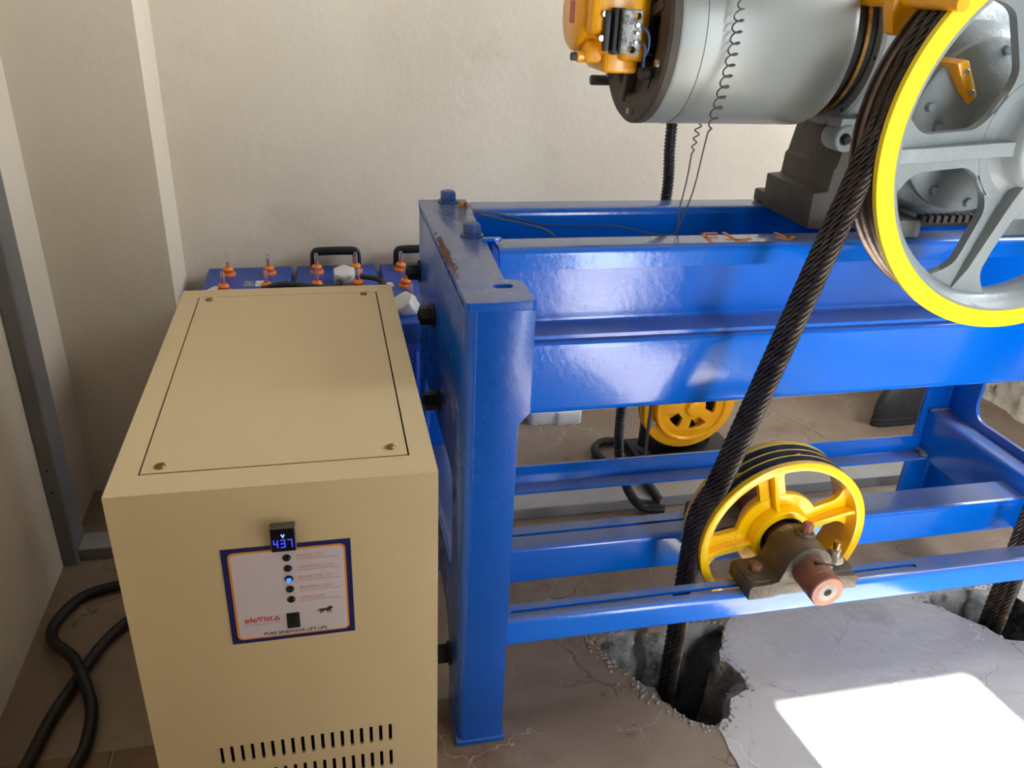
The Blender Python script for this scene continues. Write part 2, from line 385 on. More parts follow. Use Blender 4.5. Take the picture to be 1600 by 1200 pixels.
# stone tiles in the left corner by the cabinet
gx = [-0.945, -0.70, -0.28, -0.085]; gy = [0.115, -0.30, -0.72, -1.14]
for i in range(3):
    for j in range(3):
        bm = newbm(); box(bm, gx[i]+0.003, gx[i+1]-0.003, gy[j+1]+0.003, gy[j]-0.003, -0.003, 0.0045)
        obj('floor_tile', bm, 'floor_tile_stone', floor, bev=0.0015, seg=1)
T = 0.12
def wall(name, outline, holes, axis, h0, h1, material='wall_paint', label=None):
    bm = newbm(); plate(bm, outline, holes, axis, h0, h1); return struct(obj(name, bm, material, smooth=False), label)
wall('wall_back', rect(X0-T, X1+T, -0.02, HT), [], 'y', Y1, Y1+T, label='cream painted wall behind the machine')
wall('wall_left', rect(Y0, Y1, -0.02, HT), [], 'x', X0-T, X0, label='cream painted wall beside the cabinet')
wall('wall_right', rect(Y0, Y1, -0.02, HT), [rect(*WIN)], 'x', X1, X1+T)
wall('wall_front', [(X0-T,-0.02),(DOOR[0],-0.02),(DOOR[0],DOOR[2]),(DOOR[1],DOOR[2]),(DOOR[1],-0.02),(X1+T,-0.02),(X1+T,HT),(X0-T,HT)], [], 'y', Y0-T, Y0, 'wall_cement')
wall('ceiling', rect(X0-T, X1+T, Y0-T, Y1+T), [], 'z', HT, HT+T, 'ceiling_paint')
# shallow pier in the corner
wall('wall_pier', [(X0,1.12),(-0.637,1.12),(-0.65,Y1),(X0,Y1)], [], 'z', 0.0, HT, label='shallow cream painted pier in the left corner')
# rough unfinished plaster at the foot of the right wall
bm = newbm(); nu, nv_ = 120, 14; g = []
for i in range(nu+1):
    row = []
    for j in range(nv_+1):
        y = -0.6+(Y1+0.6)*i/nu; z = 0.13*j/nv_; fd = min(1.0, i/12)
        q = Vector((X1-0.003-0.06*fd*max(0, 1-z/0.10)**1.5, y, z)); k = noise.noise_vector(q*17); k2 = noise.noise_vector(q*48)
        row.append(bm.verts.new(q+Vector(((k.x*0.02+k2.x*0.008)*fd*(1 if j < nv_ else 0), 0, 0))))
    g.append(row)
for i in range(nu):
    for j in range(nv_): bm.faces.new([g[i][j], g[i+1][j], g[i+1][j+1], g[i][j+1]])
struct(obj('trim_1', bm, 'wall_rough', ang=50), 'rough broken plaster at the foot of the right wall')
# doorway frame and window frame (behind and beside the camera)
bm = newbm(); x0, x1, h = DOOR
for b_ in ((x0-0.05,x0,0,h+0.05),(x1,x1+0.05,0,h+0.05),(x0,x1,h,h+0.05)): box(bm, b_[0], b_[1], Y0-0.02, Y0+0.03, b_[2], b_[3])
box(bm, x0-0.045, x0-0.005, Y0+0.03, Y0+0.03+0.56, 0.02, h)  # unseen door leaf, added to keep sky light off the left side
struct(obj('door_1', bm, 'door_grey', bev=0.003))
bm = newbm(); a, b_, c, d = WIN
for q in ((a,b_,c,c+0.04),(a,b_,d-0.04,d),(a,a+0.04,c,d),(b_-0.04,b_,c,d),((a+b_)/2-0.02,(a+b_)/2+0.02,c,d)): box(bm, X1+0.03, X1+0.07, q[0], q[1], q[2], q[3])
struct(obj('window_1', bm, 'door_grey'))
# crumbs of broken cement round the holes
bm = newbm()
for loop, n in ((H1R, 420), (H2R, 160)):
    cx = sum(p[0] for p in loop)/len(loop); cy = sum(p[1] for p in loop)/len(loop)
    for k in range(n):
        p = random.choice(loop); o_ = abs(random.gauss(0.002, 0.016)); dv = Vector((p[0]-cx, p[1]-cy)).normalized()
        s_ = random.uniform(0.0012, 0.0048)*random.choice((0.6,1,1,1.5)); q = Vector((p[0]+dv.x*o_, p[1]+dv.y*o_, s_*0.5))
        M_ = Matrix.Translation(q) @ Matrix.Rotation(random.uniform(0, 6), 4, Vector((random.random(), random.random(), random.random()+0.1)).normalized()) @ Matrix.Diagonal((s_, s_*random.uniform(0.6,1), s_*random.uniform(0.5,0.9), 1))
        bmesh.ops.create_icosphere(bm, subdivisions=1, radius=1.0, matrix=M_)
tag(obj('concrete_crumbs', bm, 'crumb_concrete', smooth=False), 'loose cement crumbs along the broken edges of the rope holes', 'crumbs', kind='stuff')

# ================================================================== BLUE MACHINE STAND
XR = 1.62
st = thing('machine_stand', 'blue painted steel stand carrying the hoist machine', 'stand', (0.81, 0.34, 0))
def fx(x, mir): return XR-x if mir else x
def end_frame(mir):
    bm = newbm(); t = 0.012; r = 0.018
    F = lambda pts: [(fx(a, mir), b) for a, b in pts]
    wy = [(r,0),(0.13,0),(0.13,0.16),(0.17,0.22),(0.25,0.245),(0.42,0.245),(0.50,0.22),(0.54,0.16),(0.54,0),(0.657,0),(0.657,0.99),(r,0.99)]
    xa, xb = sorted((fx(0, mir), fx(t, mir)))
    plate(bm, wy, [rrect(0.115, 0.56, 0.372, 0.61, 0.045, 5)], 'x', xa, xb)
    plate(bm, F([(r,0),(0.095,0),(0.095,0.772),(0.115,0.795),(0.115,0.985),(r,0.985)]), [], 'y', 0.0, t)
    plate(bm, F([(r,0),(0.095,0),(0.095,0.99),(r,0.99)]), [], 'y', 0.675-t, 0.675)
    for cy, sg in ((r, -1), (0.657, 1)):                     # rounded bends
        o_ = [(r+r*math.cos(a), cy+sg*r*math.sin(a)) for a in [PI-PI/2*k/5 for k in range(6)]]
        i_ = [(r+(r-t)*math.cos(a), cy+sg*(r-t)*math.sin(a)) for a in [PI/2+PI/2*k/5 for k in range(6)]]
        plate(bm, F(o_+i_), [], 'z', 0.0, 0.992)
    return bm
for mir in (False, True):
    ef = obj('end_frame', end_frame(mir), 'blue_paint_worn_shaded' if not mir else 'blue_paint', st, bev=0.002, seg=2)
    bm = newbm(); F = lambda pts: [(fx(a, mir), b) for a, b in pts]
    plate(bm, F([(0.006,0.0),(0.109,0.0),(0.115,0.006),(0.115,0.098),(0.105,0.108),(0.085,0.112),(0.112,0.675),(0.006,0.675),(0.0,0.669),(0.0,0.006)]),
          [F(rrect(0.058, 0.092, 0.068, 0.086, 0.0085, 5))], 'z', 0.984, 1.0)
    obj('top_plate', bm, 'blue_paint_worn_shaded' if not mir else 'blue_paint', ef, bev=0.004, seg=3)
    bm = newbm(); sheet(bm, F([(0.07,0.20),(0.07,0.345),(0.014,0.345)]), 0.008, 'y', 0.014, 0.661, 0.008)
    obj('brace', bm, 'blue_paint', st, bev=0.001)
    for ya, yb in ((-0.004,0.10),(0.575,0.679)):
        bm = newbm(); box(bm, *sorted((fx(-0.004, mir), fx(0.102, mir))), ya, yb, 0.0, 0.012); obj('foot_plate', bm, 'blue_paint_worn_shaded', st, bev=0.003)
def beam(name, pts, r=0.014, t=0.008, x0=0.0125, x1=XR-0.0125, m_='blue_paint'):
    bm = newbm(); sheet(bm, pts, t, 'x', x0, x1, r); return obj(name, bm, m_, st)
beam('upper_beam', [(0.3015,0.950),(0.306,0.990),(0.381,0.990),(0.381,0.802),(0.303,0.802)], x0=0.1165, x1=XR-0.1165)
beam('lower_beam', [(0.381,0.788),(0.304,0.788),(0.304,0.624),(0.381,0.624)])
beam('upper_beam', [(0.671,0.990),(0.607,0.990),(0.607,0.802),(0.671,0.802)], x0=0.1165, x1=XR-0.1165)
beam('lower_beam', [(0.671,0.788),(0.607,0.788),(0.607,0.624),(0.671,0.624)])
# low rails that carry the pulley, with adjusting slots
def rail(y0, y1, z0, z1, sy, s0, s1):
    bm = newbm(); t = 0.007
    sheet(bm, [(y0+0.012, z1-t/2),(y0+t/2, z1-t/2),(y0+t/2, z0+t/2),(y1, z0+t/2)], t, 'x', 0.0125, XR-0.0125, 0.009)
    plate(bm, rect(0.0125, XR-0.0125, y0+0.0121, y1), [rrect(s0, s1, sy-0.0065, sy+0.0065, 0.0064, 4)], 'z', z1-t, z1)
    return obj('rail', bm, 'blue_paint', st)
rail(0.014, 0.066, 0.247, 0.311, 0.042, 0.11, 1.055)
rail(0.250, 0.337, 0.204, 0.301, 0.303, 0.12, 0.98)
bm = newbm(); sheet(bm, [(0.612,0.205),(0.660,0.205),(0.660,0.262)], 0.007, 'x', 0.0125, XR-0.075, 0.006); obj('rail', bm, 'blue_paint', st)
bm = newbm()
for k in range(26):
    t_ = k/25; q = Vector((1.545-0.012*random.random(), 0.614+0.045*t_, 0.212+0.006*random.random()))
    bmesh.ops.create_icosphere(bm, subdivisions=1, radius=0.006*random.uniform(0.7,1.2), matrix=Matrix.Translation(q))
obj('weld_bead', bm, 'weld_grey', st); bm = newbm()
for k in range(20):
    q = Vector((1.552+0.055*k/19, 0.655, 0.349)); bmesh.ops.create_icosphere(bm, subdivisions=1, radius=0.006*random.uniform(0.7,1.2), matrix=Matrix.Translation(q))
obj('weld_bead', bm, 'weld_grey', st)
for (x, y) in ((0.066, 0.652), (0.074, 0.378)):
    bm = newbm(); hexbolt(bm, (x,y,1.0), (0,0,1), 0.019, 0.022); obj('bolt', bm, 'bolt_blue', st, bev=0.0008)
bm = newbm(); hexbolt(bm, (0.093,0.607,1.0), (0,0,1), 0.010, 0.010); obj('bolt', bm, 'brass', st)
bm = newbm(); box(bm, 0.088, 0.126, 0.335, 0.345, 0.9995, 1.006); obj('stop_strip', bm, 'blue_paint', st, bev=0.0008)
for (y, z) in ((0.645,0.838),(0.394,0.826),(0.32,0.663),(0.121,0.146)):
    bm = newbm(); hexbolt(bm, (-0.001,y,z), (-1,0,0), 0.021, 0.026); cyl(bm, (-0.024,y,z), (-1,0,0), 0.010, 0.010, 14); obj('bolt', bm, 'bolt_black', st, bev=0.0008)
for (x, y, rr) in ((0.028,0.20,0.004),):
    bm = newbm()
    for k in range(260):
        q = Vector((0.005+random.gauss(0,0.0035), 0.27+random.gauss(0,0.06), 1.0)); bmesh.ops.create_icosphere(bm, subdivisions=1, radius=1, matrix=Matrix.Translation(q) @ Matrix.Diagonal((0.003*random.uniform(.4,1.3), 0.005*random.uniform(.4,1.3), 0.0008, 1)))
    o = obj('rust_scale', bm, 'rust', st)
# orange chalk marks on the beam top
def stroke(bm, pts, wd=0.0085, z=0.9950):
    for a, b_ in zip(pts, pts[1:]):
        a, b_ = Vector(a), Vector(b_); d = (b_-a).normalized(); n = Vector((-d.y, d.x))*wd/2
        plate(bm, [tuple(a-n-d*wd*.3), tuple(b_-n+d*wd*.3), tuple(b_+n+d*wd*.3), tuple(a+n-d*wd*.3)], [], 'z', z-0.001, z)
for s_ in [[(0.574, 0.383), (0.568, 0.322)], [(0.572, 0.381), (0.607, 0.381)], [(0.569, 0.35), (0.593, 0.351)], [(0.626, 0.383), (0.627, 0.328)], [(0.627, 0.328), (0.663, 0.334)], [(0.625, 0.323), (0.646, 0.322)], [(0.61, 0.333), (0.62, 0.333)], [(0.745, 0.375), (0.75, 0.329)], [(0.73, 0.342), (0.747, 0.329)], [(0.746, 0.324), (0.77, 0.344)]]:
    bm = newbm(); stroke(bm, s_); obj('chalk_mark', bm, 'chalk_orange', st, smooth=False)

# ================================================================== UPS CABINET
UX0, UX1, UY0, UY1, UZ0, UZ1 = -0.504, -0.08, -0.263, 0.496, 0.005, 0.86
up = thing('power_cabinet', 'cream steel backup power cabinet with blue digital voltmeter beside the stand', 'cabinet', (-0.292, 0.117, 0.005))
bm = newbm(); t = 0.004
slots = [rect(x-0.0026, x+0.0026, z0, z0+0.036) for z0 in (0.357, 0.298, 0.239) for x in [-0.412+0.2565*k/17 for k in range(18)]]
plate(bm, rect(UX0, UX1, UZ0, UZ1), slots, 'y', UY0, UY0+t)
plate(bm, rect(UX0, UX1, UZ0, UZ1), [], 'y', UY1-t, UY1)
plate(bm, rect(UY0+t, UY1-t, UZ0, UZ1), [], 'x', UX0, UX0+t); plate(bm, rect(UY0+t, UY1-t, UZ0, UZ1), [], 'x', UX1-t, UX1)
LX0, LX1, LY0, LY1 = -0.470, -0.114, -0.215, 0.454
plate(bm, rect(UX0+t, UX1-t, UY0+t, UY1-t), [rect(LX0, LX1, LY0, LY1)], 'z', UZ1-t, UZ1)
plate(bm, rect(UX0+t, UX1-t, UY0+t, UY1-t), [], 'z', UZ0, UZ0+t)
obj('body', bm, 'ups_cream', up, smooth=False)
bm = newbm(); box(bm, UX0+0.006, UX1-0.006, UY0+0.012, UY1-0.006, UZ0+0.006, UZ1-0.012); obj('inner_chassis', bm, 'ups_inside', up)
bm = newbm(); plate(bm, rect(LX0+0.0026, LX1-0.0026, LY0+0.0026, LY1-0.0026), [circ(x,y,0.006,16) for x, y in ((-0.445,-0.197),(-0.139,-0.19),(-0.142,0.44),(-0.448,0.436))], 'z', UZ1-0.005, UZ1+0.0004)
lid = obj('lid', bm, 'ups_cream', up, smooth=False)
for x, y in ((-0.445,-0.197),(-0.139,-0.19),(-0.142,0.44),(-0.448,0.436)):
    bm = newbm(); z = UZ1
    plate(bm, circ(x,y,0.0075,20), [], 'z', z-0.004, z+0.0012)
    lathe(bm, [(0.0075,0),(0.006,0.002),(0.003,0.0026),(0.001,0.0026),(0.001,0)], (x,y,z+0.001), (0,0,1), 20)
    s_ = obj('screw', bm, 'brass', lid)
    bm = newbm(); a_ = random.uniform(0.2,1.0); box(bm, -0.0065, 0.0065, -0.0009, 0.0009, 0, 0.0004, Matrix.Translation((x,y,z+0.0034)) @ Matrix.Rotation(a_,4,'Z')); obj('screw_slot', bm, 'black_plastic', s_)
# printed front panel
fy = UY0
bm = newbm(); plate(bm, rect(-0.3735,-0.202,0.597,0.7635), [], 'y', fy-0.0010, fy-0.0001); lb = obj('front_panel', bm, 'label_blue', up, smooth=False)
bm = newbm(); plate(bm, rrect(-0.3655,-0.2095,0.6035,0.757,0.008), [], 'y', fy-0.0013, fy-0.0009); obj('panel_border', bm, 'label_orange', lb, smooth=False)
bm = newbm(); plate(bm, rrect(-0.3625,-0.2122,0.606,0.7542,0.007), [], 'y', fy-0.0016, fy-0.0012); obj('panel_face', bm, 'label_white', lb, smooth=False)
ty = fy-0.0018
for s_, z, w_ in (('MAINS ON',0.7415,0.034),('CHARGING ON',0.7225,0.048),('INVERTER ON',0.7045,0.046),('BATTERY LOW',0.686,0.046),('OVERLOAD',0.668,0.034)):
    text('lettering', s_, -0.2748, z-0.0012, ty, 0.0052, 'label_text_orange', lb, w_)
    bm = newbm(); box(bm, -0.2755, -0.219, ty, ty+0.0003, z-0.0042, z-0.0038); obj('panel_rule', bm, 'label_text_grey', lb)
# maker's mark: eleVista with triangles for V and A
text('lettering', 'ele', -0.3535, 0.6337, ty, 0.0100, 'label_text_red', lb, 0.0172, 0.012)
bm = newbm(); plate(bm, [(-0.3362,0.6425),(-0.3278,0.6425),(-0.332,0.6340)], [[(-0.3340,0.6410),(-0.3300,0.6410),(-0.332,0.6370)]], 'y', ty-0.0001, ty); obj('lettering', bm, 'label_text_red', lb, smooth=False)
text('lettering', 'ist', -0.3270, 0.6337, ty, 0.0102, 'label_text_red', lb, 0.0118, 0.012)
bm = newbm(); plate(bm, [(-0.3142,0.6340),(-0.3052,0.6340),(-0.3097,0.6430)], [[(-0.3117,0.6356),(-0.3077,0.6356),(-0.3097,0.6396)]], 'y', ty-0.0001, ty); obj('lettering', bm, 'label_text_red', lb, smooth=False)
text('lettering', 'POWER BACK UP', -0.3535, 0.6285, ty, 0.0024, 'label_text_grey', lb, 0.048)
text('lettering', 'PURE SINEWAVE LIFT UPS', -0.3292, 0.6076, ty, 0.0058, 'label_text_dark', lb, 0.0875, 0.015)
lion = [(0,3.0),(1.0,4.4),(2.4,4.6),(3.2,6.2),(6,6.4),(9,6.2),(12,6.6),(14,8.2),(16.5,8.6),(18.5,7.6),(19.2,6.0),(18.2,5.0),(16.8,4.8),(16.6,3.0),(17.6,0.6),(16,0.4),(15,2.6),(14.2,3.2),(13.4,0.8),(14,0),(12.2,0),(12.2,2.8),(9.5,3.2),(7.4,2.8),(8.2,0.6),(6.8,0.4),(6.0,2.6),(5.4,2.0),(4.6,0),(3.2,0.2),(4.0,2.4),(3.2,4.0),(1.6,3.6)]
bm = newbm(); plate(bm, [(-0.2545+a*0.0012, 0.6372+b_*0.0014) for a, b_ in lion], [], 'y', ty-0.0001, ty); obj('lion_emblem', bm, 'emblem_dark', lb, smooth=False)
# voltmeter
bm = newbm(); box(bm, -0.3065, -0.2735, fy-0.014, fy, 0.7615, 0.8000); vm = obj('voltmeter', bm, 'grey_plastic', up, bev=0.0012)
bm = newbm(); box(bm, -0.3052, -0.2748, fy-0.0148, fy-0.0138, 0.7627, 0.7988); obj('display', bm, 'display_glass', vm)
bm = newbm(); SEG = {'4':'bcfg','3':'abcdg','7':'abc'}
for k, ch in enumerate('437'):
    x = -0.3028+k*0.0093; z = 0.7690; ww, hh, tt = 0.0062, 0.0130, 0.0013; yy = fy-0.0152
    q = {'a':(0,ww,hh-tt,hh),'d':(0,ww,0,tt),'g':(0,ww,hh/2-tt/2,hh/2+tt/2),'b':(ww-tt,ww,hh/2,hh),'c':(ww-tt,ww,0,hh/2),'f':(0,tt,hh/2,hh),'e':(0,tt,0,hh/2)}
    for s_ in SEG[ch]:
        a0, a1, b0, b1 = q[s_]; box(bm, x+a0+0.0002, x+a1-0.0002, yy, yy+0.0005, z+b0+0.0002, z+b1-0.0002)
obj('digits', bm, 'digit_glow', vm)
text('unit_letter', 'V', -0.2925, 0.7848, fy-0.0152, 0.0060, 'unit_glow', vm, 0.0052, 0.03)
for k in range(5):
    x = -0.2886+0.0002*k; z = 0.7417-0.0182*k
    bm = newbm(); lathe(bm, [(0.0056,0),(0.0056,0.0015),(0.0046,0.0018),(0.0042,0.003),(0.002,0.0042),(0,0.0045)], (x,fy-0.0012,z), (0,-1,0), 20)
    il = obj('indicator_lamp', bm, 'lamp_off', up)
    if k == 2:
        bm = newbm(); lathe(bm, [(0.0034,0),(0.0034,0.0012),(0.0015,0.0024),(0,0.0026)], (x,fy-0.0042,z), (0,-1,0), 16); obj('lamp_core', bm, 'lamp_glow', il)
bm = newbm(); plate(bm, rect(-0.2965,-0.2785,0.6178,0.6438), [], 'y', fy-0.004, fy-0.001); sw = obj('rocker_switch', bm, 'black_plastic', up, bev=0.0006)
bm = newbm(); plate(bm, [(fy-0.0042,0.6205),(fy-0.0062,0.641),(fy-0.0035,0.642),(fy-0.0035,0.619)], [], 'x', -0.2942, -0.2808); obj('rocker', bm, 'black_plastic', sw, bev=0.0004)

# ================================================================== BATTERIES
def battery(x0, x1, label, handle, zt=0.612):
    y0, y1 = 0.875, 1.395; cx = (x0+x1)/2
    b = thing('lead_battery', label, 'battery', (cx, (y0+y1)/2, 0), 'batteries along the back wall')
    bm = newbm(); box(bm, x0+0.008, x1-0.008, y0+0.008, y1-0.008, 0.0, zt-0.06)
    for k in range(6):
        xx = x0+0.025+(x1-x0-0.05)*k/5; box(bm, xx-0.006, xx+0.006, y0+0.002, y0+0.010, 0.03, zt-0.085)
    obj('case', bm, 'battery_box_blue', b, bev=0.003)
    bm = newbm(); box(bm, x0, x1, y0, y1, zt-0.062, zt); obj('cover', bm, 'battery_blue', b, bev=0.006, seg=3)
    for j in range(3):
        for i in range(2):
            x = cx-0.06+0.12*i; y = 1.325-0.155*j
            bm = newbm(); lathe(bm, [(0.021,0),(0.021,0.007),(0.019,0.009)], (x,y,zt), (0,0,1), 18); lathe(bm, [(0.0165,0.018),(0.014,0.024),(0.006,0.026),(0,0.026)], (x,y,zt), (0,0,1), 18)
            c = obj('vent_cap', bm, 'cap_orange', b)
            bm = newbm(); lathe(bm, [(0.019,0.009),(0.0155,0.012),(0.0155,0.016),(0.0165,0.018)], (x,y,zt), (0,0,1), 18); obj('cap_band', bm, 'cap_dark_orange', c)
            bm = newbm(); lathe(bm, [(0.0062,0),(0.0062,0.034),(0.004,0.036),(0,0.036)], (x,y,zt+0.026), (0,0,1), 12); obj('level_tube', bm, 'float_tube', c)
            bm = newbm(); cyl(bm, (x,y,zt+0.026), (0,0,1), 0.003, 0.016+0.006*((i+j)%2), 10); obj('level_float', bm, 'float_red', c)
    if handle:
        bm = newbm(); tube(bm, catmull([(cx-0.066,1.380,zt-0.02),(cx-0.066,1.380,zt+0.03),(cx-0.063,1.380,zt+0.047),(cx-0.05,1.380,zt+0.051),(cx,1.380,zt+0.052),(cx+0.05,1.380,zt+0.051),(cx+0.063,1.380,zt+0.047),(cx+0.066,1.380,zt+0.03),(cx+0.066,1.380,zt-0.02)], 6), 0.0135, 10); obj('handle', bm, 'black_plastic', b)
    return b
b1 = battery(-0.577,-0.324, 'blue battery nearest the wall pier, without a visible carrying handle', False)
b2 = battery(-0.310,-0.062, 'blue battery in the middle of the row, with a whole black handle', True)
b3 = battery(-0.048,0.200, 'blue battery half hidden behind the end of the blue stand', True)
def sticker(b, x, y, sx, sy, a, m_='sticker'):
    bm = newbm(); box(bm, -sx/2, sx/2, -sy/2, sy/2, 0, 0.0006, Matrix.Translation((x,y,0.6123)) @ Matrix.Rotation(a,4,'Z')); obj('sticker', bm, m_, b)
sticker(b1,-0.538,1.195,0.036,0.05,-0.5); sticker(b1,-0.445,1.235,0.03,0.05,0,'sticker_grey'); sticker(b1,-0.415,1.235,0.024,0.05,0); sticker(b2,-0.279,1.19,0.032,0.04,0); sticker(b3,-0.035,1.19,0.03,0.04,0.1)
def terminal(b, x, y, tilt):
    M_ = Matrix.Translation((x,y,0.618)) @ Matrix.Rotation(tilt,4,'Y') @ Matrix.Rotation(0.3,4,'X'); d = M_.to_3x3() @ Vector((0,0,1))
    bm = newbm(); lathe(bm, [(0,-0.006),(0.036,-0.006),(0.036,0.036),(0.033,0.040),(0,0.040)], (x,y,0.618), d, 6); obj('terminal_cover', bm, 'white_plastic', b, bev=0.002)
terminal(b2,-0.165,1.215,0.0); terminal(b3,0.003,0.965,-0.55)
bm = newbm(); tube(bm, catmull([(-0.175,1.21,0.625),(-0.21,1.10,0.64),(-0.33,1.10,0.655),(-0.40,1.15,0.625)],8), 0.009, 10); tag(obj('link_cable', bm, 'cable_black'), 'short black cable joining the first and the middle battery', 'cable')
bm = newbm(); tube(bm, catmull([(-0.015,0.975,0.635),(-0.05,1.02,0.645),(-0.06,1.12,0.65),(-0.11,1.19,0.64),(-0.155,1.20,0.635)],8), 0.008, 10); tag(obj('link_cable', bm, 'cable_black'), 'thin black cable joining the middle and the half hidden battery', 'cable')

# ================================================================== GREY STEEL FRAME ON THE FLOOR
gf = thing('steel_frame', 'grey painted steel frame with a post by the wall and a floor bar', 'frame', (-0.93, 0.80, 0))
bm = newbm(); sheet(bm, [(-0.948,0.756),(-0.914,0.756),(-0.914,0.845),(-0.948,0.845)], 0.005, 'z', 0.0, 2.4, 0.004); gp = obj('upright', bm, 'frame_grey', gf)
for z in (0.235, 0.30):
    bm = newbm(); cyl(bm, (-0.934,0.7545,z), (0,-1,0), 0.0035, 0.0012, 10); obj('screw_hole', bm, 'pit_dark', gp)
bm = newbm(); sheet(bm, [(0.772,0.002),(0.772,0.036),(0.846,0.036),(0.846,0.002)], 0.004, 'x', -0.911, 0.742, 0.003); obj('floor_bar', bm, 'frame_grey', gf)
bm = newbm(); sheet(bm, [(0.772,0.002),(0.772,0.036),(0.846,0.036),(0.846,0.002)], 0.004, 'x', 0.760, 1.95, 0.003); fb = obj('floor_bar', bm, 'frame_grey', gf)
for x in (0.93, 1.43):
    bm = newbm(); cyl(bm, (x,0.7705,0.022), (0,-1,0), 0.004, 0.0012, 10); obj('screw_hole', bm, 'pit_dark', fb)

# ================================================================== CABLES BY THE CABINET
bm = newbm(); tube(bm, catmull([(-0.34,0.4965,0.20),(-0.36,0.56,0.15),(-0.43,0.61,0.05),(-0.52,0.615,0.018),(-0.60,0.615,0.016),(-0.70,0.632,0.016),(-0.779,0.631,0.016),(-0.863,0.60,0.016),(-0.905,0.514,0.016),(-0.895,0.447,0.018),(-0.819,0.342,0.045),(-0.765,0.23,0.02),(-0.752,0.127,0.018),(-0.762,0.067,0.018),(-0.80,-0.08,0.018),(-0.86,-0.25,0.018)],10), 0.0135, 12)
tag(obj('power_cable', bm, 'cable_black'), 'thick black cable bending round in a loop beside the cabinet', 'cable')
bm = newbm(); tube(bm, catmull([(-0.42,0.4965,0.20),(-0.43,0.53,0.15),(-0.48,0.57,0.05),(-0.55,0.575,0.018),(-0.60,0.57,0.016),(-0.66,0.555,0.016),(-0.732,0.496,0.016),(-0.781,0.417,0.016),(-0.812,0.312,0.016),(-0.838,0.209,0.018),(-0.853,0.099,0.018),(-0.88,-0.05,0.018),(-0.9,-0.3,0.018)],10), 0.0135, 12)
tag(obj('power_cable', bm, 'cable_black'), 'thick black cable running straight under the looped cable', 'cable')

# ================================================================== HOIST MACHINE
MC = (1.115, 1.232)                       # sheave axis x, z
mx_, my_, mz_ = 0.0, 0.50, 1.39           # motor axis y, z
mc = thing('hoist_machine', 'grey geared hoist machine with silver motor and yellow rimmed drive wheel', 'machine', (1.0, 0.48, 0.9945))
bm = newbm(); lathe(bm, [(0.10,0.4405),(0.176,0.4405),(0.1835,0.442),(0.1855,0.448),(0.1855,0.79),(0.178,0.806),(0.13,0.806)], (0,my_,mz_), (1,0,0), 72); mb = obj('motor_body', bm, 'motor_silver', mc, ang=30)
bm = newbm(); lathe(bm, [(0.184,0),(0.184,0.0006),(0.1862,0.0006),(0.1862,-0.0006),(0.184,-0.0006)], (0.492,my_,mz_), (1,0,0), 72); obj('seam', bm, 'cast_dark', mb)
bm = newbm(); seg = 12
lathe(bm, [(0.186,0.440),(0.186,0.426),(0.180,0.420),(0.135,0.420),(0.130,0.424),(0.126,0.436),(0.06,0.440),(0,0.440)], (0,my_,mz_), (1,0,0), 72)
ec = obj('end_cap', bm, 'cast_dark', mb, ang=30)
for a in range(6):
    t_ = PI/6+a*PI/3+0.2; bm = newbm(); M_ = Matrix.Translation((0,my_,mz_)) @ Matrix.Rotation(t_,4,'X'); box(bm, 0.416, 0.442, 0.05, 0.150, -0.011, 0.011, M_); obj('cap_rib', bm, 'cast_dark', ec, bev=0.003)
for a in range(6):
    t_ = a*PI/3+0.35; p = Vector((0.42, my_+0.162*math.cos(t_), mz_+0.162*math.sin(t_))); bm = newbm(); hexbolt(bm, p, (-1,0,0), 0.008, 0.009, False); obj('bolt', bm, 'steel_bright', ec)
bm = newbm(); cyl(bm, (0.435,0.655,1.27), (-1,0,0), 0.011, 0.05, 14, 0.002); obj('cap_stud', bm, 'cast_dark', ec)
# yellow brake housing on the motor end
bm = newbm()
lathe(bm, [(0.0,0.285),(0.062,0.285),(0.070,0.291),(0.072,0.318),(0.094,0.326),(0.102,0.34),(0.102,0.392),(0.085,0.404),(0.080,0.418),(0,0.418)], (0,0.50,1.41), (1,0,0), 40)
bh = obj('brake_housing', bm, 'machine_yellow', mc, bev=0.003, ang=40)
bm = newbm(); M_ = Matrix.Translation((0,0.47,1.335)); box(bm, 0.300, 0.40, -0.035, 0.05, -0.012, 0.03, M_); box(bm, 0.335, 0.405, -0.05, 0.07, -0.028, 0.02, M_); obj('brake_foot', bm, 'machine_yellow', bh, bev=0.008, seg=3)
bm = newbm(); cyl(bm, (0.335,0.452,1.334), (-1,0,0), 0.011, 0.048, 16, 0.002); bs_ = obj('brake_stud', bm, 'machine_yellow', bh)
bm = newbm(); cyl(bm, (0.287,0.452,1.334), (-1,0,0), 0.008, 0.011, 14, 0.001); obj('stud_tip', bm, 'cast_dark', bs_)
bm = newbm(); box(bm, 0.295, 0.40, 0.395, 0.46, 1.375, 1.50); box(bm, 0.36, 0.415, 0.40, 0.46, 1.33, 1.46); obj('brake_cover', bm, 'machine_yellow', bh, bev=0.012, seg=3)
bm = newbm(); box(bm, 0.2842, 0.2858, 0.478, 0.510, 1.392, 1.432); obj('name_plate', bm, 'plate_pink', bh)
ls = None
bm = newbm(); box(bm, 0.332, 0.352, 0.372, 0.396, 1.345, 1.425); box(bm, 0.318, 0.334, 0.384, 0.397, 1.35, 1.42); obj('switch_backing', bm, 'black_plastic', bh, bev=0.001)
bm = newbm(); plate(bm, rect(0.343,0.381,1.348,1.424), [circ(0.372,1.413,0.006,14), circ(0.366,1.356,0.006,14)], 'y', 0.358, 0.378); ls = obj('limit_switch', bm, 'switch_grey', bh, bev=0.001)
for x, z, r in ((0.372,1.398,0.0045),(0.372,1.384,0.0035),(0.371,1.369,0.0035)):
    bm = newbm(); cyl(bm, (x,0.358,z), (0,-1,0), r, 0.004, 14, 0.0006); obj('terminal_screw', bm, 'steel_bright', ls)
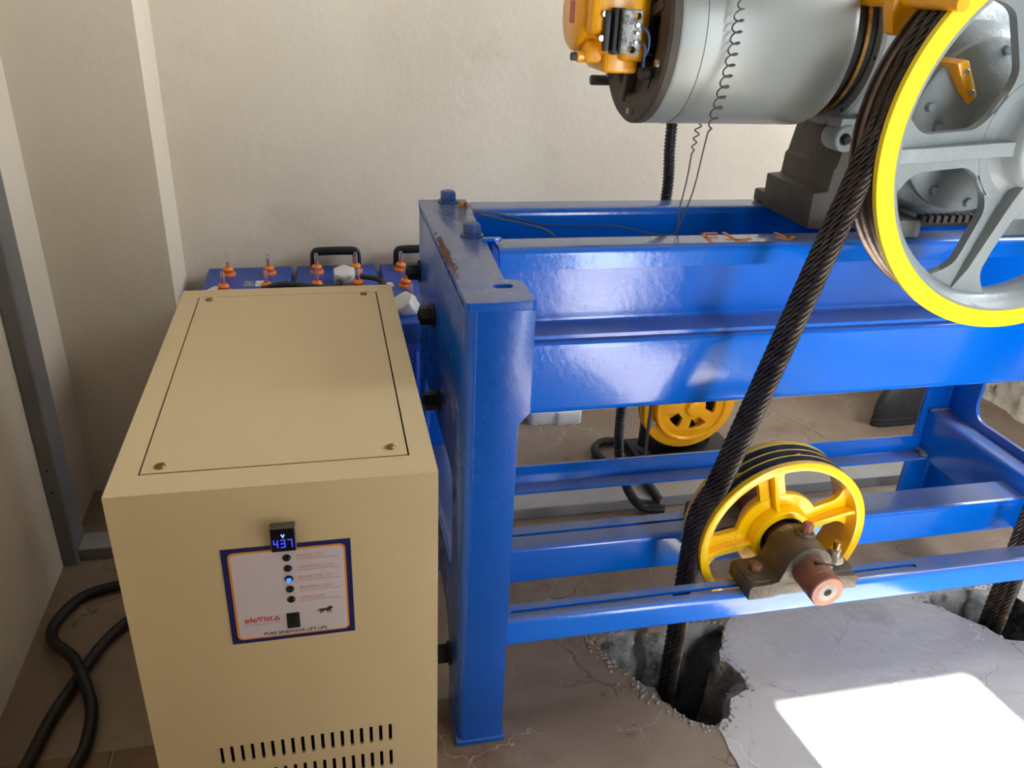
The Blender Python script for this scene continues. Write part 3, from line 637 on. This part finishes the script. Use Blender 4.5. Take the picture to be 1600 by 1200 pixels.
for x, z in ((0.328,1.414),(0.324,1.372)):
    bm = newbm(); hexbolt(bm, (x-0.010,0.395,z), (0,-1,0), 0.0065, 0.008, False); obj('bolt', bm, 'steel_bright', bh)
bm = newbm(); tube(bm, catmull([(0.378,0.36,1.398),(0.392,0.35,1.385),(0.396,0.352,1.36),(0.392,0.362,1.34),(0.398,0.375,1.322)],8), 0.0022, 8); tube(bm, catmull([(0.378,0.36,1.369),(0.389,0.352,1.362),(0.391,0.356,1.342),(0.398,0.375,1.322)],8), 0.0022, 8); obj('switch_lead', bm, 'wire_blue', ls)
bm = newbm(); corrugated(bm, [(0.393,0.372,1.312),(0.415,0.378,1.314),(0.445,0.40,1.32)], 0.011, 0.007); obj('lead_conduit', bm, 'conduit_black', bh)
bm = newbm(); corrugated(bm, [(0.425,0.42,1.36),(0.421,0.415,1.42),(0.423,0.42,1.52)], 0.011, 0.007); obj('lead_conduit', bm, 'conduit_black', bh)
bm = newbm(); cyl(bm, (0.425,0.405,1.345), (-1,0,0), 0.003, 0.04, 10); obj('brake_pin', bm, 'steel_bright', bh)
# coupling and gearbox
bm = newbm(); lathe(bm, [(0.12,0.800),(0.158,0.806),(0.158,0.866),(0.12,0.866)], (0,my_,mz_), (1,0,0), 60); cp = obj('brake_drum', bm, 'seal_black', mc)
bm = newbm(); lathe(bm, [(0.156,0.834),(0.166,0.834),(0.166,0.842),(0.156,0.842)], (0,my_,mz_), (1,0,0), 60); obj('drum_band', bm, 'brass', cp)
bm = newbm(); lathe(bm, [(0.0,0.862),(0.178,0.862),(0.184,0.868),(0.184,0.892),(0.172,0.90),(0.140,0.906),(0.128,0.935),(0.125,1.33),(0.11,1.345),(0,1.345)], (0,my_,mz_), (1,0,0), 60); gh = obj('gearbox', bm, 'machine_grey', mc, ang=30)
for a in range(8):
    t_ = a*PI/4+0.2; bm = newbm(); cyl(bm, (0.8625, my_+0.171*math.cos(t_), mz_+0.171*math.sin(t_)), (-1,0,0), 0.004, 0.001, 10); obj('flange_hole', bm, 'pit_dark', gh)
bm = newbm(); lathe(bm, [(0,0.30),(0.150,0.30),(0.185,0.33),(0.20,0.36),(0.20,0.62),(0.17,0.65),(0,0.65)], (MC[0],0,MC[1]), (0,1,0), 60); obj('wheel_case', bm, 'machine_grey', gh, ang=30)
bm = newbm(); lathe(bm, [(0.0,0.222),(0.066,0.222),(0.072,0.226),(0.074,0.242),(0.10,0.252),(0.125,0.272),(0.165,0.282),(0.172,0.288),(0.172,0.306),(0,0.306)], (MC[0],0,MC[1]), (0,1,0), 60); cv = obj('case_cover', bm, 'machine_grey', gh, ang=30)
for a in range(10):
    t_ = math.radians(20+36*a); bm = newbm(); hexbolt(bm, (MC[0]+0.150*math.cos(t_), 0.280, MC[1]+0.150*math.sin(t_)), (0,-1,0), 0.010, 0.012, False); obj('bolt', bm, 'machine_grey', cv, bev=0.0006)
bm = newbm(); lathe(bm, [(0.05,0.214),(0.062,0.214),(0.062,0.224),(0.05,0.224)], (MC[0],0,MC[1]), (0,1,0), 40); obj('oil_seal', bm, 'seal_black', cv)
bm = newbm(); plate(bm, [(0.832,0.9945),(0.83,1.075),(0.865,1.078),(0.867,1.125),(0.873,1.13),(0.89,1.223),(0.93,1.262),(1.115,1.30),(1.29,1.262),(1.345,1.125),(1.36,1.078),(1.395,1.075),(1.395,0.9945)], [], 'y', 0.395, 0.605); obj('pedestal', bm, 'cast_dark', mc, bev=0.006, seg=2)
for x0, x1 in ((0.975,1.055),(1.255,1.40)):
    bm = newbm(); box(bm, x0, x1, 0.312, 0.42, 0.9945, 1.035); obj('mounting_foot', bm, 'machine_grey', mc, bev=0.005)
bm = newbm(); box(bm, 0.84, 1.39, 0.60, 0.668, 0.9945, 1.025); obj('mounting_foot', bm, 'cast_dark', mc, bev=0.005)
bm = newbm(); cyl(bm, (0.862,0.362,1.195), (0,1,0), 0.028, 0.06, 24, 0.004); box(bm, 0.845, 0.92, 0.37, 0.42, 1.19, 1.235); lug = obj('lug', bm, 'machine_grey', gh, bev=0.003)
bm = newbm(); hexbolt(bm, (0.855,0.362,1.195), (0,-1,0), 0.010, 0.01); obj('bolt', bm, 'bolt_black', lug)
# ragged gear edge under the cover
bm = newbm()
for k in range(9): box(bm, 1.05+0.018*k, 1.06+0.018*k, 0.31, 0.33, 1.028, 1.044)
obj('cover_teeth', bm, 'cast_dark', gh)
# yellow stop bracket seen through the wheel
M_ = Matrix.Translation((1.020,0.285,1.322)) @ Matrix.Rotation(math.radians(-32),4,'Y')
bm = newbm(); plate(bm, [(-0.011,-0.048),(0.003,-0.058),(0.013,-0.046),(0.013,0.040),(0.004,0.047),(-0.011,0.047)], [], 'y', -0.035, 0.03, M_); sb = obj('stop_bracket', bm, 'machine_yellow', mc, bev=0.003)
for dz in (0.022, -0.022):
    bm = newbm(); cyl(bm, M_ @ Vector((0.002,-0.034,dz)), (0,-1,0), 0.006, 0.004, 16, 0.001); obj('screw', bm, 'steel_bright', sb)
bm = newbm(); box(bm, 0.985, 1.12, 0.262, 0.30, 1.19, 1.245); obj('case_boss', bm, 'machine_grey', gh, bev=0.006)
# rope guard rod
bm = newbm(); cyl(bm, (0.826,0.078,1.460), (0,1,0), 0.0125, 0.30, 20, 0.0015); rg = obj('rope_guard', bm, 'machine_yellow', mc)
bm = newbm(); plate(bm, [(0.80,1.50),(0.80,1.445),(0.812,1.405),(0.83,1.40),(0.87,1.47),(0.90,1.50)], [], 'y', 0.225, 0.255); box(bm, 0.86, 0.94, 0.23, 0.34, 1.47, 1.50); obj('guard_arm', bm, 'machine_yellow', rg, bev=0.004)

# ---- drive wheel
def groove_profile(r_out, r_bot, y0, y1, ys, rg, n=7):
    prof = [(r_out, y0)]
    for yc in ys:
        for k in range(n+1):
            a = PI*k/n; prof.append((r_out-(r_out-r_bot)*math.sin(a), yc-rg*math.cos(a)))
    prof.append((r_out, y1)); return prof
def spoke_outline(c, ang, r0, r1, wmid, fl0, fl1, n=30):
    """flared spoke from r0 to r1, half width wmid, flares fl0 (hub) and fl1 (rim)"""
    L_, R_ = [], []
    for k in range(n+1):
        t_ = k/n; r = r0+(r1-r0)*t_; wv = wmid + fl0*max(0, 1-t_*3.2)**2 + fl1*max(0, (t_-0.68)/0.32)**2
        L_.append((r, wv)); R_.append((r, -wv))
    ca, sa = math.cos(ang), math.sin(ang)
    return [(c[0]+r*ca-w_*sa, c[1]+r*sa+w_*ca) for r, w_ in L_+R_[::-1]]
ROPE_Y = (0.124, 0.148, 0.172)
RM, RD, RR = 0.349, 0.1955, 0.0118          # rope radius on drive wheel, on pulley, radius of a rope
ax = (MC[0], 0, MC[1])
bm = newbm(); prof = groove_profile(0.347, 0.335, 0.1115, 0.214, (0.124,0.148,0.172,0.196), 0.0112) + [(0.325,0.214),(0.325,0.1115)]
lathe(bm, prof, ax, (0,1,0), 128, closed=True); dw = obj('drive_wheel', bm, 'groove_steel', mc, ang=50)
bm = newbm(); lathe(bm, [(0.327,0.1114),(0.327,0.099),(0.3275,0.098),(0.3615,0.098),(0.3622,0.0987),(0.3622,0.1105),(0.3615,0.1114)], ax, (0,1,0), 128, closed=True); obj('wheel_rim', bm, 'rim_yellow', dw)
bm = newbm(); lathe(bm, [(0.3265,0.100),(0.322,0.100),(0.314,0.108),(0.305,0.125),(0.302,0.132),(0.302,0.165),(0.315,0.20),(0.3265,0.205)], ax, (0,1,0), 128, closed=True)
SPK = [math.radians(a) for a in (114,185,252,323,42)]
for a in SPK: plate(bm, spoke_outline(MC, a, 0.095, 0.312, 0.034, 0.060, 0.075), [], 'y', 0.133, 0.152)
lathe(bm, [(0.06,0.1315),(0.128,0.1315),(0.134,0.137),(0.134,0.148),(0.128,0.1535),(0.06,0.1535)], ax, (0,1,0), 64, closed=True)
obj('wheel_spokes', bm, 'machine_grey', dw, bev=0.005, seg=3)
for a in SPK:
    bm = newbm(); M_ = Matrix.Translation((MC[0],0,MC[1])) @ Matrix.Rotation(-a,4,'Y')
    plate(bm, [(0.07,0.096),(0.115,0.104),(0.26,0.116),(0.312,0.131),(0.312,0.134),(0.07,0.134)], [], 'z', -0.013, 0.013, M_); obj('spoke_rib', bm, 'machine_grey', dw, bev=0.009, seg=4)
bm = newbm(); lathe(bm, [(0.058,0.085),(0.078,0.085),(0.084,0.090),(0.090,0.112),(0.098,0.126),(0.112,0.1325),(0.112,0.152),(0.09,0.20),(0.058,0.205)], ax, (0,1,0), 64, closed=True); obj('wheel_hub', bm, 'machine_grey', dw, ang=50)
bm = newbm(); cyl(bm, (MC[0],0.092,MC[1]), (0,1,0), 0.057, 0.2, 40, 0.003); obj('wheel_shaft', bm, 'steel_bright', dw)

# ================================================================== DEFLECTOR PULLEY
DC = (0.742, 0.376); ad = (DC[0], 0, DC[1])
dp = thing('deflector_pulley', 'yellow grooved pulley on a rusty shaft held by iron bearing blocks', 'pulley', (0.742, 0.16, 0.301))
bm = newbm(); lathe(bm, groove_profile(0.197, 0.181, 0.104, 0.199, ROPE_Y, 0.0102) + [(0.195,0.201),(0.178,0.201),(0.174,0.16),(0.174,0.13),(0.178,0.102),(0.195,0.100),(0.197,0.1015)], ad, (0,1,0), 96, closed=True)
rim = obj('pulley_rim', bm, 'pulley_yellow', dp, ang=50)
for y in ROPE_Y:
    bm = newbm(); lathe(bm, [(0.1972-0.0158*math.sin(PI*k/8), y-0.0094*math.cos(PI*k/8)) for k in range(9)], ad, (0,1,0), 96); obj('groove', bm, 'groove_dark', rim, ang=80)
bm = newbm()
SPD = [math.radians(a) for a in (106, 16, 191, 281)]
for a in SPD: plate(bm, spoke_outline(DC, a, 0.05, 0.18, 0.030, 0.055, 0.045), [], 'y', 0.134, 0.148)
lathe(bm, [(0.056,0.132),(0.098,0.133),(0.100,0.136),(0.100,0.146),(0.098,0.149),(0.056,0.150)], ad, (0,1,0), 64, closed=True)
obj('pulley_spokes', bm, 'pulley_yellow', dp, bev=0.002)
for a in SPD:
    bm = newbm(); M_ = Matrix.Translation((DC[0],0,DC[1])) @ Matrix.Rotation(-a,4,'Y')
    plate(bm, [(0.062,0.112),(0.09,0.115),(0.16,0.111),(0.180,0.108),(0.180,0.135),(0.062,0.135)], [], 'z', -0.0045, 0.0045, M_); obj('spoke_rib', bm, 'pulley_yellow', dp, bev=0.0015)
bm = newbm(); lathe(bm, [(0.055,0.104),(0.067,0.104),(0.070,0.108),(0.073,0.132),(0.073,0.150),(0.070,0.186),(0.055,0.188)], ad, (0,1,0), 64, closed=True); obj('pulley_hub', bm, 'pulley_yellow', dp, ang=45)
bm = newbm(); lathe(bm, [(0.036,0.116),(0.043,0.112),(0.045,0.116),(0.049,0.112),(0.052,0.112),(0.0556,0.116),(0.0556,0.18),(0.036,0.18)], ad, (0,1,0), 48, closed=True); obj('bearing', bm, 'seal_black', dp, ang=30)
bm = newbm(); lathe(bm, [(0,-0.074),(0.009,-0.074)], ad, (0,1,0), 40); lathe(bm, [(0.010,-0.060),(0.010,-0.074),(0.012,-0.0765),(0.034,-0.0765),(0.0365,-0.074),(0.0365,-0.058),(0.0345,-0.057),(0.0345,-0.053),(0.0365,-0.052),(0.0365,0.352),(0,0.352)], ad, (0,1,0), 40); lathe(bm, [(0,-0.060),(0.010,-0.060)], ad, (0,1,0), 40)
sh = obj('shaft', bm, 'shaft_rust', dp, ang=30)
bm = newbm(); cyl(bm, (DC[0],-0.0745,DC[1]), (0,-1,0), 0.022, 0.0024, 32); obj('worn_ring', bm, 'crumb_concrete', sh)
bm = newbm(); cyl(bm, (DC[0],-0.0745,DC[1]), (0,-1,0), 0.0085, 0.0027, 24); obj('centre_hole', bm, 'pit_dark', sh)
bm = newbm(); M_ = Matrix.Translation((DC[0],-0.03,DC[1])) @ Matrix.Rotation(0.35,4,'Y'); box(bm, -0.022, 0.022, -0.0035, 0.0035, 0.031, 0.0372, M_); obj('key_slot', bm, 'seal_black', sh)
def pillow(y0, y1, z0, w0=0.128):
    bm = newbm(); x = DC[0]; zb = z0+0.034
    out = [(x-w0,z0),(x-w0,zb-0.006),(x-w0+0.006,zb)] + [(x-0.082,zb+0.002),(x-0.064,zb+0.006)]
    r = 0.054
    for k in range(15):
        a = math.radians(172-164*k/14); out.append((x+r*math.cos(a), DC[1]+r*math.sin(a)))
    out += [(x+0.064,zb+0.006),(x+0.082,zb+0.002),(x+w0-0.006,zb),(x+w0,zb-0.006),(x+w0,z0),(x+0.07,z0),(x+0.06,z0+0.004),(x-0.06,z0+0.004),(x-0.07,z0)]
    plate(bm, out, [], 'y', y0, y1)
    pb = obj('bearing_block', bm, 'block_iron', dp, bev=0.004, seg=2)
    for sx in (-1, 1):
        bm = newbm(); plate(bm, rrect(x+sx*0.095-0.030, x+sx*0.095+0.028, y0+0.010, y1-0.010, 0.014), [], 'z', zb-0.002, zb+0.006); obj('bolt_pad', bm, 'block_iron', pb, bev=0.002)
    return pb, zb+0.006
pb, zb = pillow(-0.004, 0.088, 0.3112)
bm = newbm(); cyl(bm, (DC[0]-0.095,0.042,zb), (0,0,1), 0.026, 0.003, 24); obj('washer', bm, 'block_iron', pb)
bm = newbm(); hexbolt(bm, (DC[0]-0.095,0.042,zb+0.003), (0,0,1), 0.014, 0.014, False); obj('bolt', bm, 'steel_bolt_rusty', pb, bev=0.0008)
bm = newbm(); cyl(bm, (DC[0]+0.095,0.046,zb), (0,0,1), 0.022, 0.004, 24, 0.0008); hexbolt(bm, (DC[0]+0.095,0.046,zb+0.004), (0,0,1), 0.0145, 0.026, False); obj('nut', bm, 'steel_bright', pb, bev=0.0008)
bm = newbm(); cyl(bm, (DC[0]+0.095,0.046,zb+0.028), (0,0,1), 0.0085, 0.022, 16, 0.001); obj('stud', bm, 'brass', pb)
bm = newbm(); lathe(bm, [(0.022,-0.012),(0.022,0.004),(0.016,0.008),(0.010,0.006),(0,0.006)], (DC[0]+0.012,0.052,DC[1]+0.050), (0.15,0,1), 24); gc = obj('grease_boss', bm, 'block_iron', pb, ang=30)
bm = newbm(); hexbolt(bm, (DC[0]+0.013,0.052,DC[1]+0.056), (0.15,0,1), 0.013, 0.022, False); obj('grease_plug', bm, 'shaft_rust', gc, bev=0.001)
pb2, zb2 = pillow(0.252, 0.334, 0.3012)
for sx in (-1, 1):
    bm = newbm(); hexbolt(bm, (DC[0]+sx*0.095,0.293,zb2), (0,0,1), 0.014, 0.016); obj('bolt', bm, 'steel_bolt_rusty', pb2, bev=0.0008)

# ================================================================== HOIST ROPES
dv = Vector((MC[0]-DC[0], MC[1]-DC[1])); tang = math.atan2(dv.y, dv.x)+math.acos((RM-RD)/dv.length)
def rope_path(y):
    P = [Vector((DC[0]-RD, y, -0.5)), Vector((DC[0]-RD, y, DC[1]))]
    for k in range(1, 13):
        a = PI+(tang-PI)*k/12; P.append(Vector((DC[0]+RD*math.cos(a), y, DC[1]+RD*math.sin(a))))
    for k in range(0, 61):
        a = tang+(0-tang)*k/60; P.append(Vector((MC[0]+RM*math.cos(a), y, MC[1]+RM*math.sin(a))))
    P.append(Vector((MC[0]+RM, y, -0.5))); return P
lobes = 6
for y, lab in zip(ROPE_Y, ('greasy steel hoist rope nearest the viewer of the three side by side', 'greasy steel hoist rope in the middle of the three side by side', 'greasy steel hoist rope farthest back of the three side by side')):
    bm = newbm(); tube(bm, resample(rope_path(y), 0.004), RR, 36, lambda t_: 0.74+0.26*abs(math.cos(lobes*t_/2))**0.7, twist=2*PI/0.095)
    tag(obj('hoist_rope', bm, 'rope_steel', ang=80), lab, 'rope', 'hoist ropes over the drive wheel')

# ================================================================== SPEED GOVERNOR BEHIND THE STAND
GC = (0.935, 0.225); gy0 = 0.985; ag = (GC[0], gy0, GC[1])
gv = thing('speed_governor', 'yellow double wheeled speed governor on a black base behind the stand', 'governor', (0.928, 1.03, 0))
bm = newbm(); lathe(bm, [(0.122,0.034),(0.162,0.030),(0.167,0.034),(0.167,0.042),(0.156,0.050),(0.167,0.058),(0.167,0.066),(0.162,0.070),(0.122,0.066)], ag, (0,1,0), 72, closed=True)
for a in range(4): plate(bm, spoke_outline(GC, a*PI/2+0.6, 0.03, 0.126, 0.016, 0.02, 0.02), [], 'y', gy0+0.042, gy0+0.056)
obj('rope_wheel', bm, 'machine_yellow', gv, bev=0.001)
bm = newbm()
def gwin(a):
    o_ = []
    for rr, a0, a1 in ((0.084,-0.40,0.40),(0.048,0.28,-0.28)):
        for k in range(7): t_ = a+a0+(a1-a0)*k/6; o_.append((GC[0]+rr*math.cos(t_), GC[1]+rr*math.sin(t_)))
    return o_
plate(bm, circ(GC[0],GC[1],0.121,64), [gwin(math.radians(a)) for a in (75,147,219,291,3)], 'y', gy0+0.006, gy0+0.020)
lathe(bm, [(0.123,0.0),(0.126,0.003),(0.126,0.024),(0.118,0.026),(0.111,0.018),(0.111,0.006),(0.115,0.0)], ag, (0,1,0), 72, closed=True)
lathe(bm, [(0,-0.012),(0.022,-0.012),(0.026,-0.006),(0.026,0.02)], ag, (0,1,0), 32)
obj('ratchet_wheel', bm, 'machine_yellow', gv, bev=0.0008)
bm = newbm(); cyl(bm, (GC[0],gy0,GC[1]), (0,1,0), 0.018, 0.11, 24); obj('axle', bm, 'bolt_black', gv)
bm = newbm(); box(bm, 0.762, 1.12, 0.955, 1.12, 0.0, 0.045); box(bm, 0.80, 1.06, 1.065, 1.09, 0.04, 0.24); obj('base', bm, 'black_plastic', gv, bev=0.004)
bm = newbm(); cyl(bm, (0.806,gy0+0.026,0.165), (0,-1,0), 0.014, 0.012, 20, 0.002); obj('pawl_roller', bm, 'steel_bright', gv)
bm = newbm(); cyl(bm, (0.782,0.975,0.043), (0,0,1), 0.006, 0.30, 14); gr = obj('spring_rod', bm, 'cast_dark', gv)
bm = newbm(); hexbolt(bm, (0.782,0.975,0.045), (0,0,1), 0.011, 0.014); obj('nut', bm, 'steel_bright', gr)
# ================================================================== CONDUIT, CABLES AND WIRES
bm = newbm(); corrugated(bm, [(0.617,0.715,1.26),(0.620,0.715,1.12),(0.628,0.715,0.99),(0.610,0.72,0.75),(0.592,0.735,0.5),(0.586,0.745,0.36),(0.598,0.75,0.22),(0.635,0.752,0.10),(0.69,0.748,0.025),(0.76,0.735,0.016)], 0.0145, 0.0085)
tag(obj('conduit', bm, 'conduit_black'), 'black corrugated conduit hanging from the motor down to the floor', 'conduit')
bm = newbm(); tube(bm, catmull([(0.80,1.00,0.05),(0.78,1.09,0.03),(0.74,1.15,0.018),(0.69,1.15,0.018),(0.655,1.11,0.018),(0.655,1.05,0.018),(0.685,0.98,0.018),(0.72,0.90,0.03),(0.73,0.86,0.052),(0.735,0.80,0.055),(0.75,0.76,0.035)],8), 0.015, 12)
tag(obj('floor_cable', bm, 'cable_black'), 'dusty black cable lying in a bend on the floor by the governor', 'cable')
bm = newbm(); P = [Vector((0.60,0.30,HT-0.002)), Vector((0.575,0.296,2.4)), Vector((0.552,0.29,1.7)), Vector((0.538,0.288,1.50))]
A, B = Vector((0.537,0.288,1.47)), Vector((0.520,0.305,1.222)); n = 420; turns = 13
for k in range(n+1):
    t_ = k/n; c = A.lerp(B, t_)+Vector((0.010*math.sin(t_*3.1), 0.0, 0)); r = 0.0095*min(1, t_*5)*min(1,(1-t_)*6+0.3); ph = 2*PI*turns*t_
    P.append(c+Vector((r*math.cos(ph), r*0.8*math.sin(ph), r*0.55*math.sin(ph+0.7))))
P += catmull([(0.521,0.312,1.216),(0.528,0.335,1.18),(0.530,0.36,1.09),(0.528,0.402,1.0),(0.526,0.41,0.955)],8)
tube(bm, P, 0.0016, 6); tag(obj('coiled_wire', bm, 'wire_grey'), 'thin grey wire coiled like a spring in front of the motor', 'wire')
bm = newbm(); P = []
for k in range(60): t_ = k/59; P.append(Vector((0.574-0.006*t_+0.007*math.sin(t_*20)*(1-t_*0.5), 0.47, 1.2065-0.055*t_)))
P += catmull([(0.566,0.469,1.145),(0.560,0.462,1.09),(0.545,0.448,1.03),(0.530,0.438,0.975),(0.44,0.55,0.965),(0.36,0.595,0.955),(0.28,0.598,0.958),(0.24,0.598,0.968),(0.17,0.60,0.985),(0.115,0.60,0.99)],8)
tube(bm, P, 0.0016, 6); tag(obj('loose_wire', bm, 'wire_grey'), 'thin grey wire trailing along inside the stand from the motor', 'wire')
bm = newbm(); tube(bm, catmull([(0.115,0.59,0.99),(0.16,0.56,0.985),(0.24,0.48,0.985),(0.265,0.43,0.975),(0.27,0.40,0.93)],8), 0.0018, 6); tag(obj('loose_wire', bm, 'wire_grey'), 'short grey wire crossing between the two top beams near the stand end', 'wire')
# ================================================================== SMALL THINGS ON THE FLOOR
def shoe(ox, oy, rot):
    M_ = Matrix.Translation((ox,oy,0)) @ Matrix.Rotation(rot,4,'Z')
    s_ = thing('work_shoe', 'black rubber soled work shoe on the floor behind the stand', 'shoe', (ox,oy,0))
    def outline(k, sc_):                                      # half width along the length
        t_ = k/24; return (t_*0.40-0.10, sc_*(0.058*math.sin(PI*min(1,(t_*0.92+0.08)))**0.45*(1.0-0.12*math.cos(t_*7))))
    loop = [outline(k,1) for k in range(25)]; loop = loop+[(a,-b_) for a, b_ in loop[::-1]][1:-1]
    cut = [(a,b_*(1.05 if i % 2 else 1.0)) for i, (a,b_) in enumerate(loop)]
    bm = newbm(); plate(bm, cut, [], 'z', 0.0, 0.016, M_); plate(bm, loop, [], 'z', 0.016, 0.034, M_); so = obj('sole', bm, 'shoe_black', s_, bev=0.002)
    bm = newbm(); rings = []
    for z, sx, dx in ((0.03,0.98,0),(0.06,1.0,0),(0.09,0.99,0),(0.12,0.96,-0.002),(0.145,0.86,-0.012),(0.165,0.68,-0.03),(0.20,0.50,-0.05),(0.25,0.46,-0.056)):
        rings.append([bm.verts.new(M_ @ Vector((0.08+(a-0.08)*sx+dx, b_*(0.96 if z < 0.1 else 0.86), z))) for a, b_ in loop])
    for A_, B_ in zip(rings, rings[1:]):
        for i in range(len(A_)): bm.faces.new([A_[i], A_[(i+1)%len(A_)], B_[(i+1)%len(B_)], B_[i]])
    bm.faces.new(rings[0]); obj('upper', bm, 'shoe_black', s_, ang=60)
shoe(2.06, 1.235, math.radians(196))
for k, (x, y, sx, sy, lab) in enumerate(((0.54,1.372,0.062,0.04,'white foam lump on the floor nearer the blue post'), (0.622,1.362,0.05,0.04,'white foam lump on the floor nearer the black conduit'))):
    bm = newbm(); plate(bm, rrect(x-sx,x+sx,y-sy,y+sy,0.014), [], 'z', 0.0, 0.05); o = obj('foam_block', bm, 'foam_white', None, bev=0.010, seg=3); tag(o, lab, 'foam')

# ------------------------------------------------------------------ bring everything to metres
done = set()
for o in bpy.data.objects:
    if o is cam: continue
    o.location = o.location*S
    if o.type == 'MESH' and o.data.name not in done:
        done.add(o.data.name); o.data.transform(Matrix.Scale(S, 4))
    elif o.type == 'LIGHT' and o.data.type == 'AREA': o.data.size *= S; o.data.size_y *= S
    elif o.type == 'EMPTY': o.empty_display_size *= S
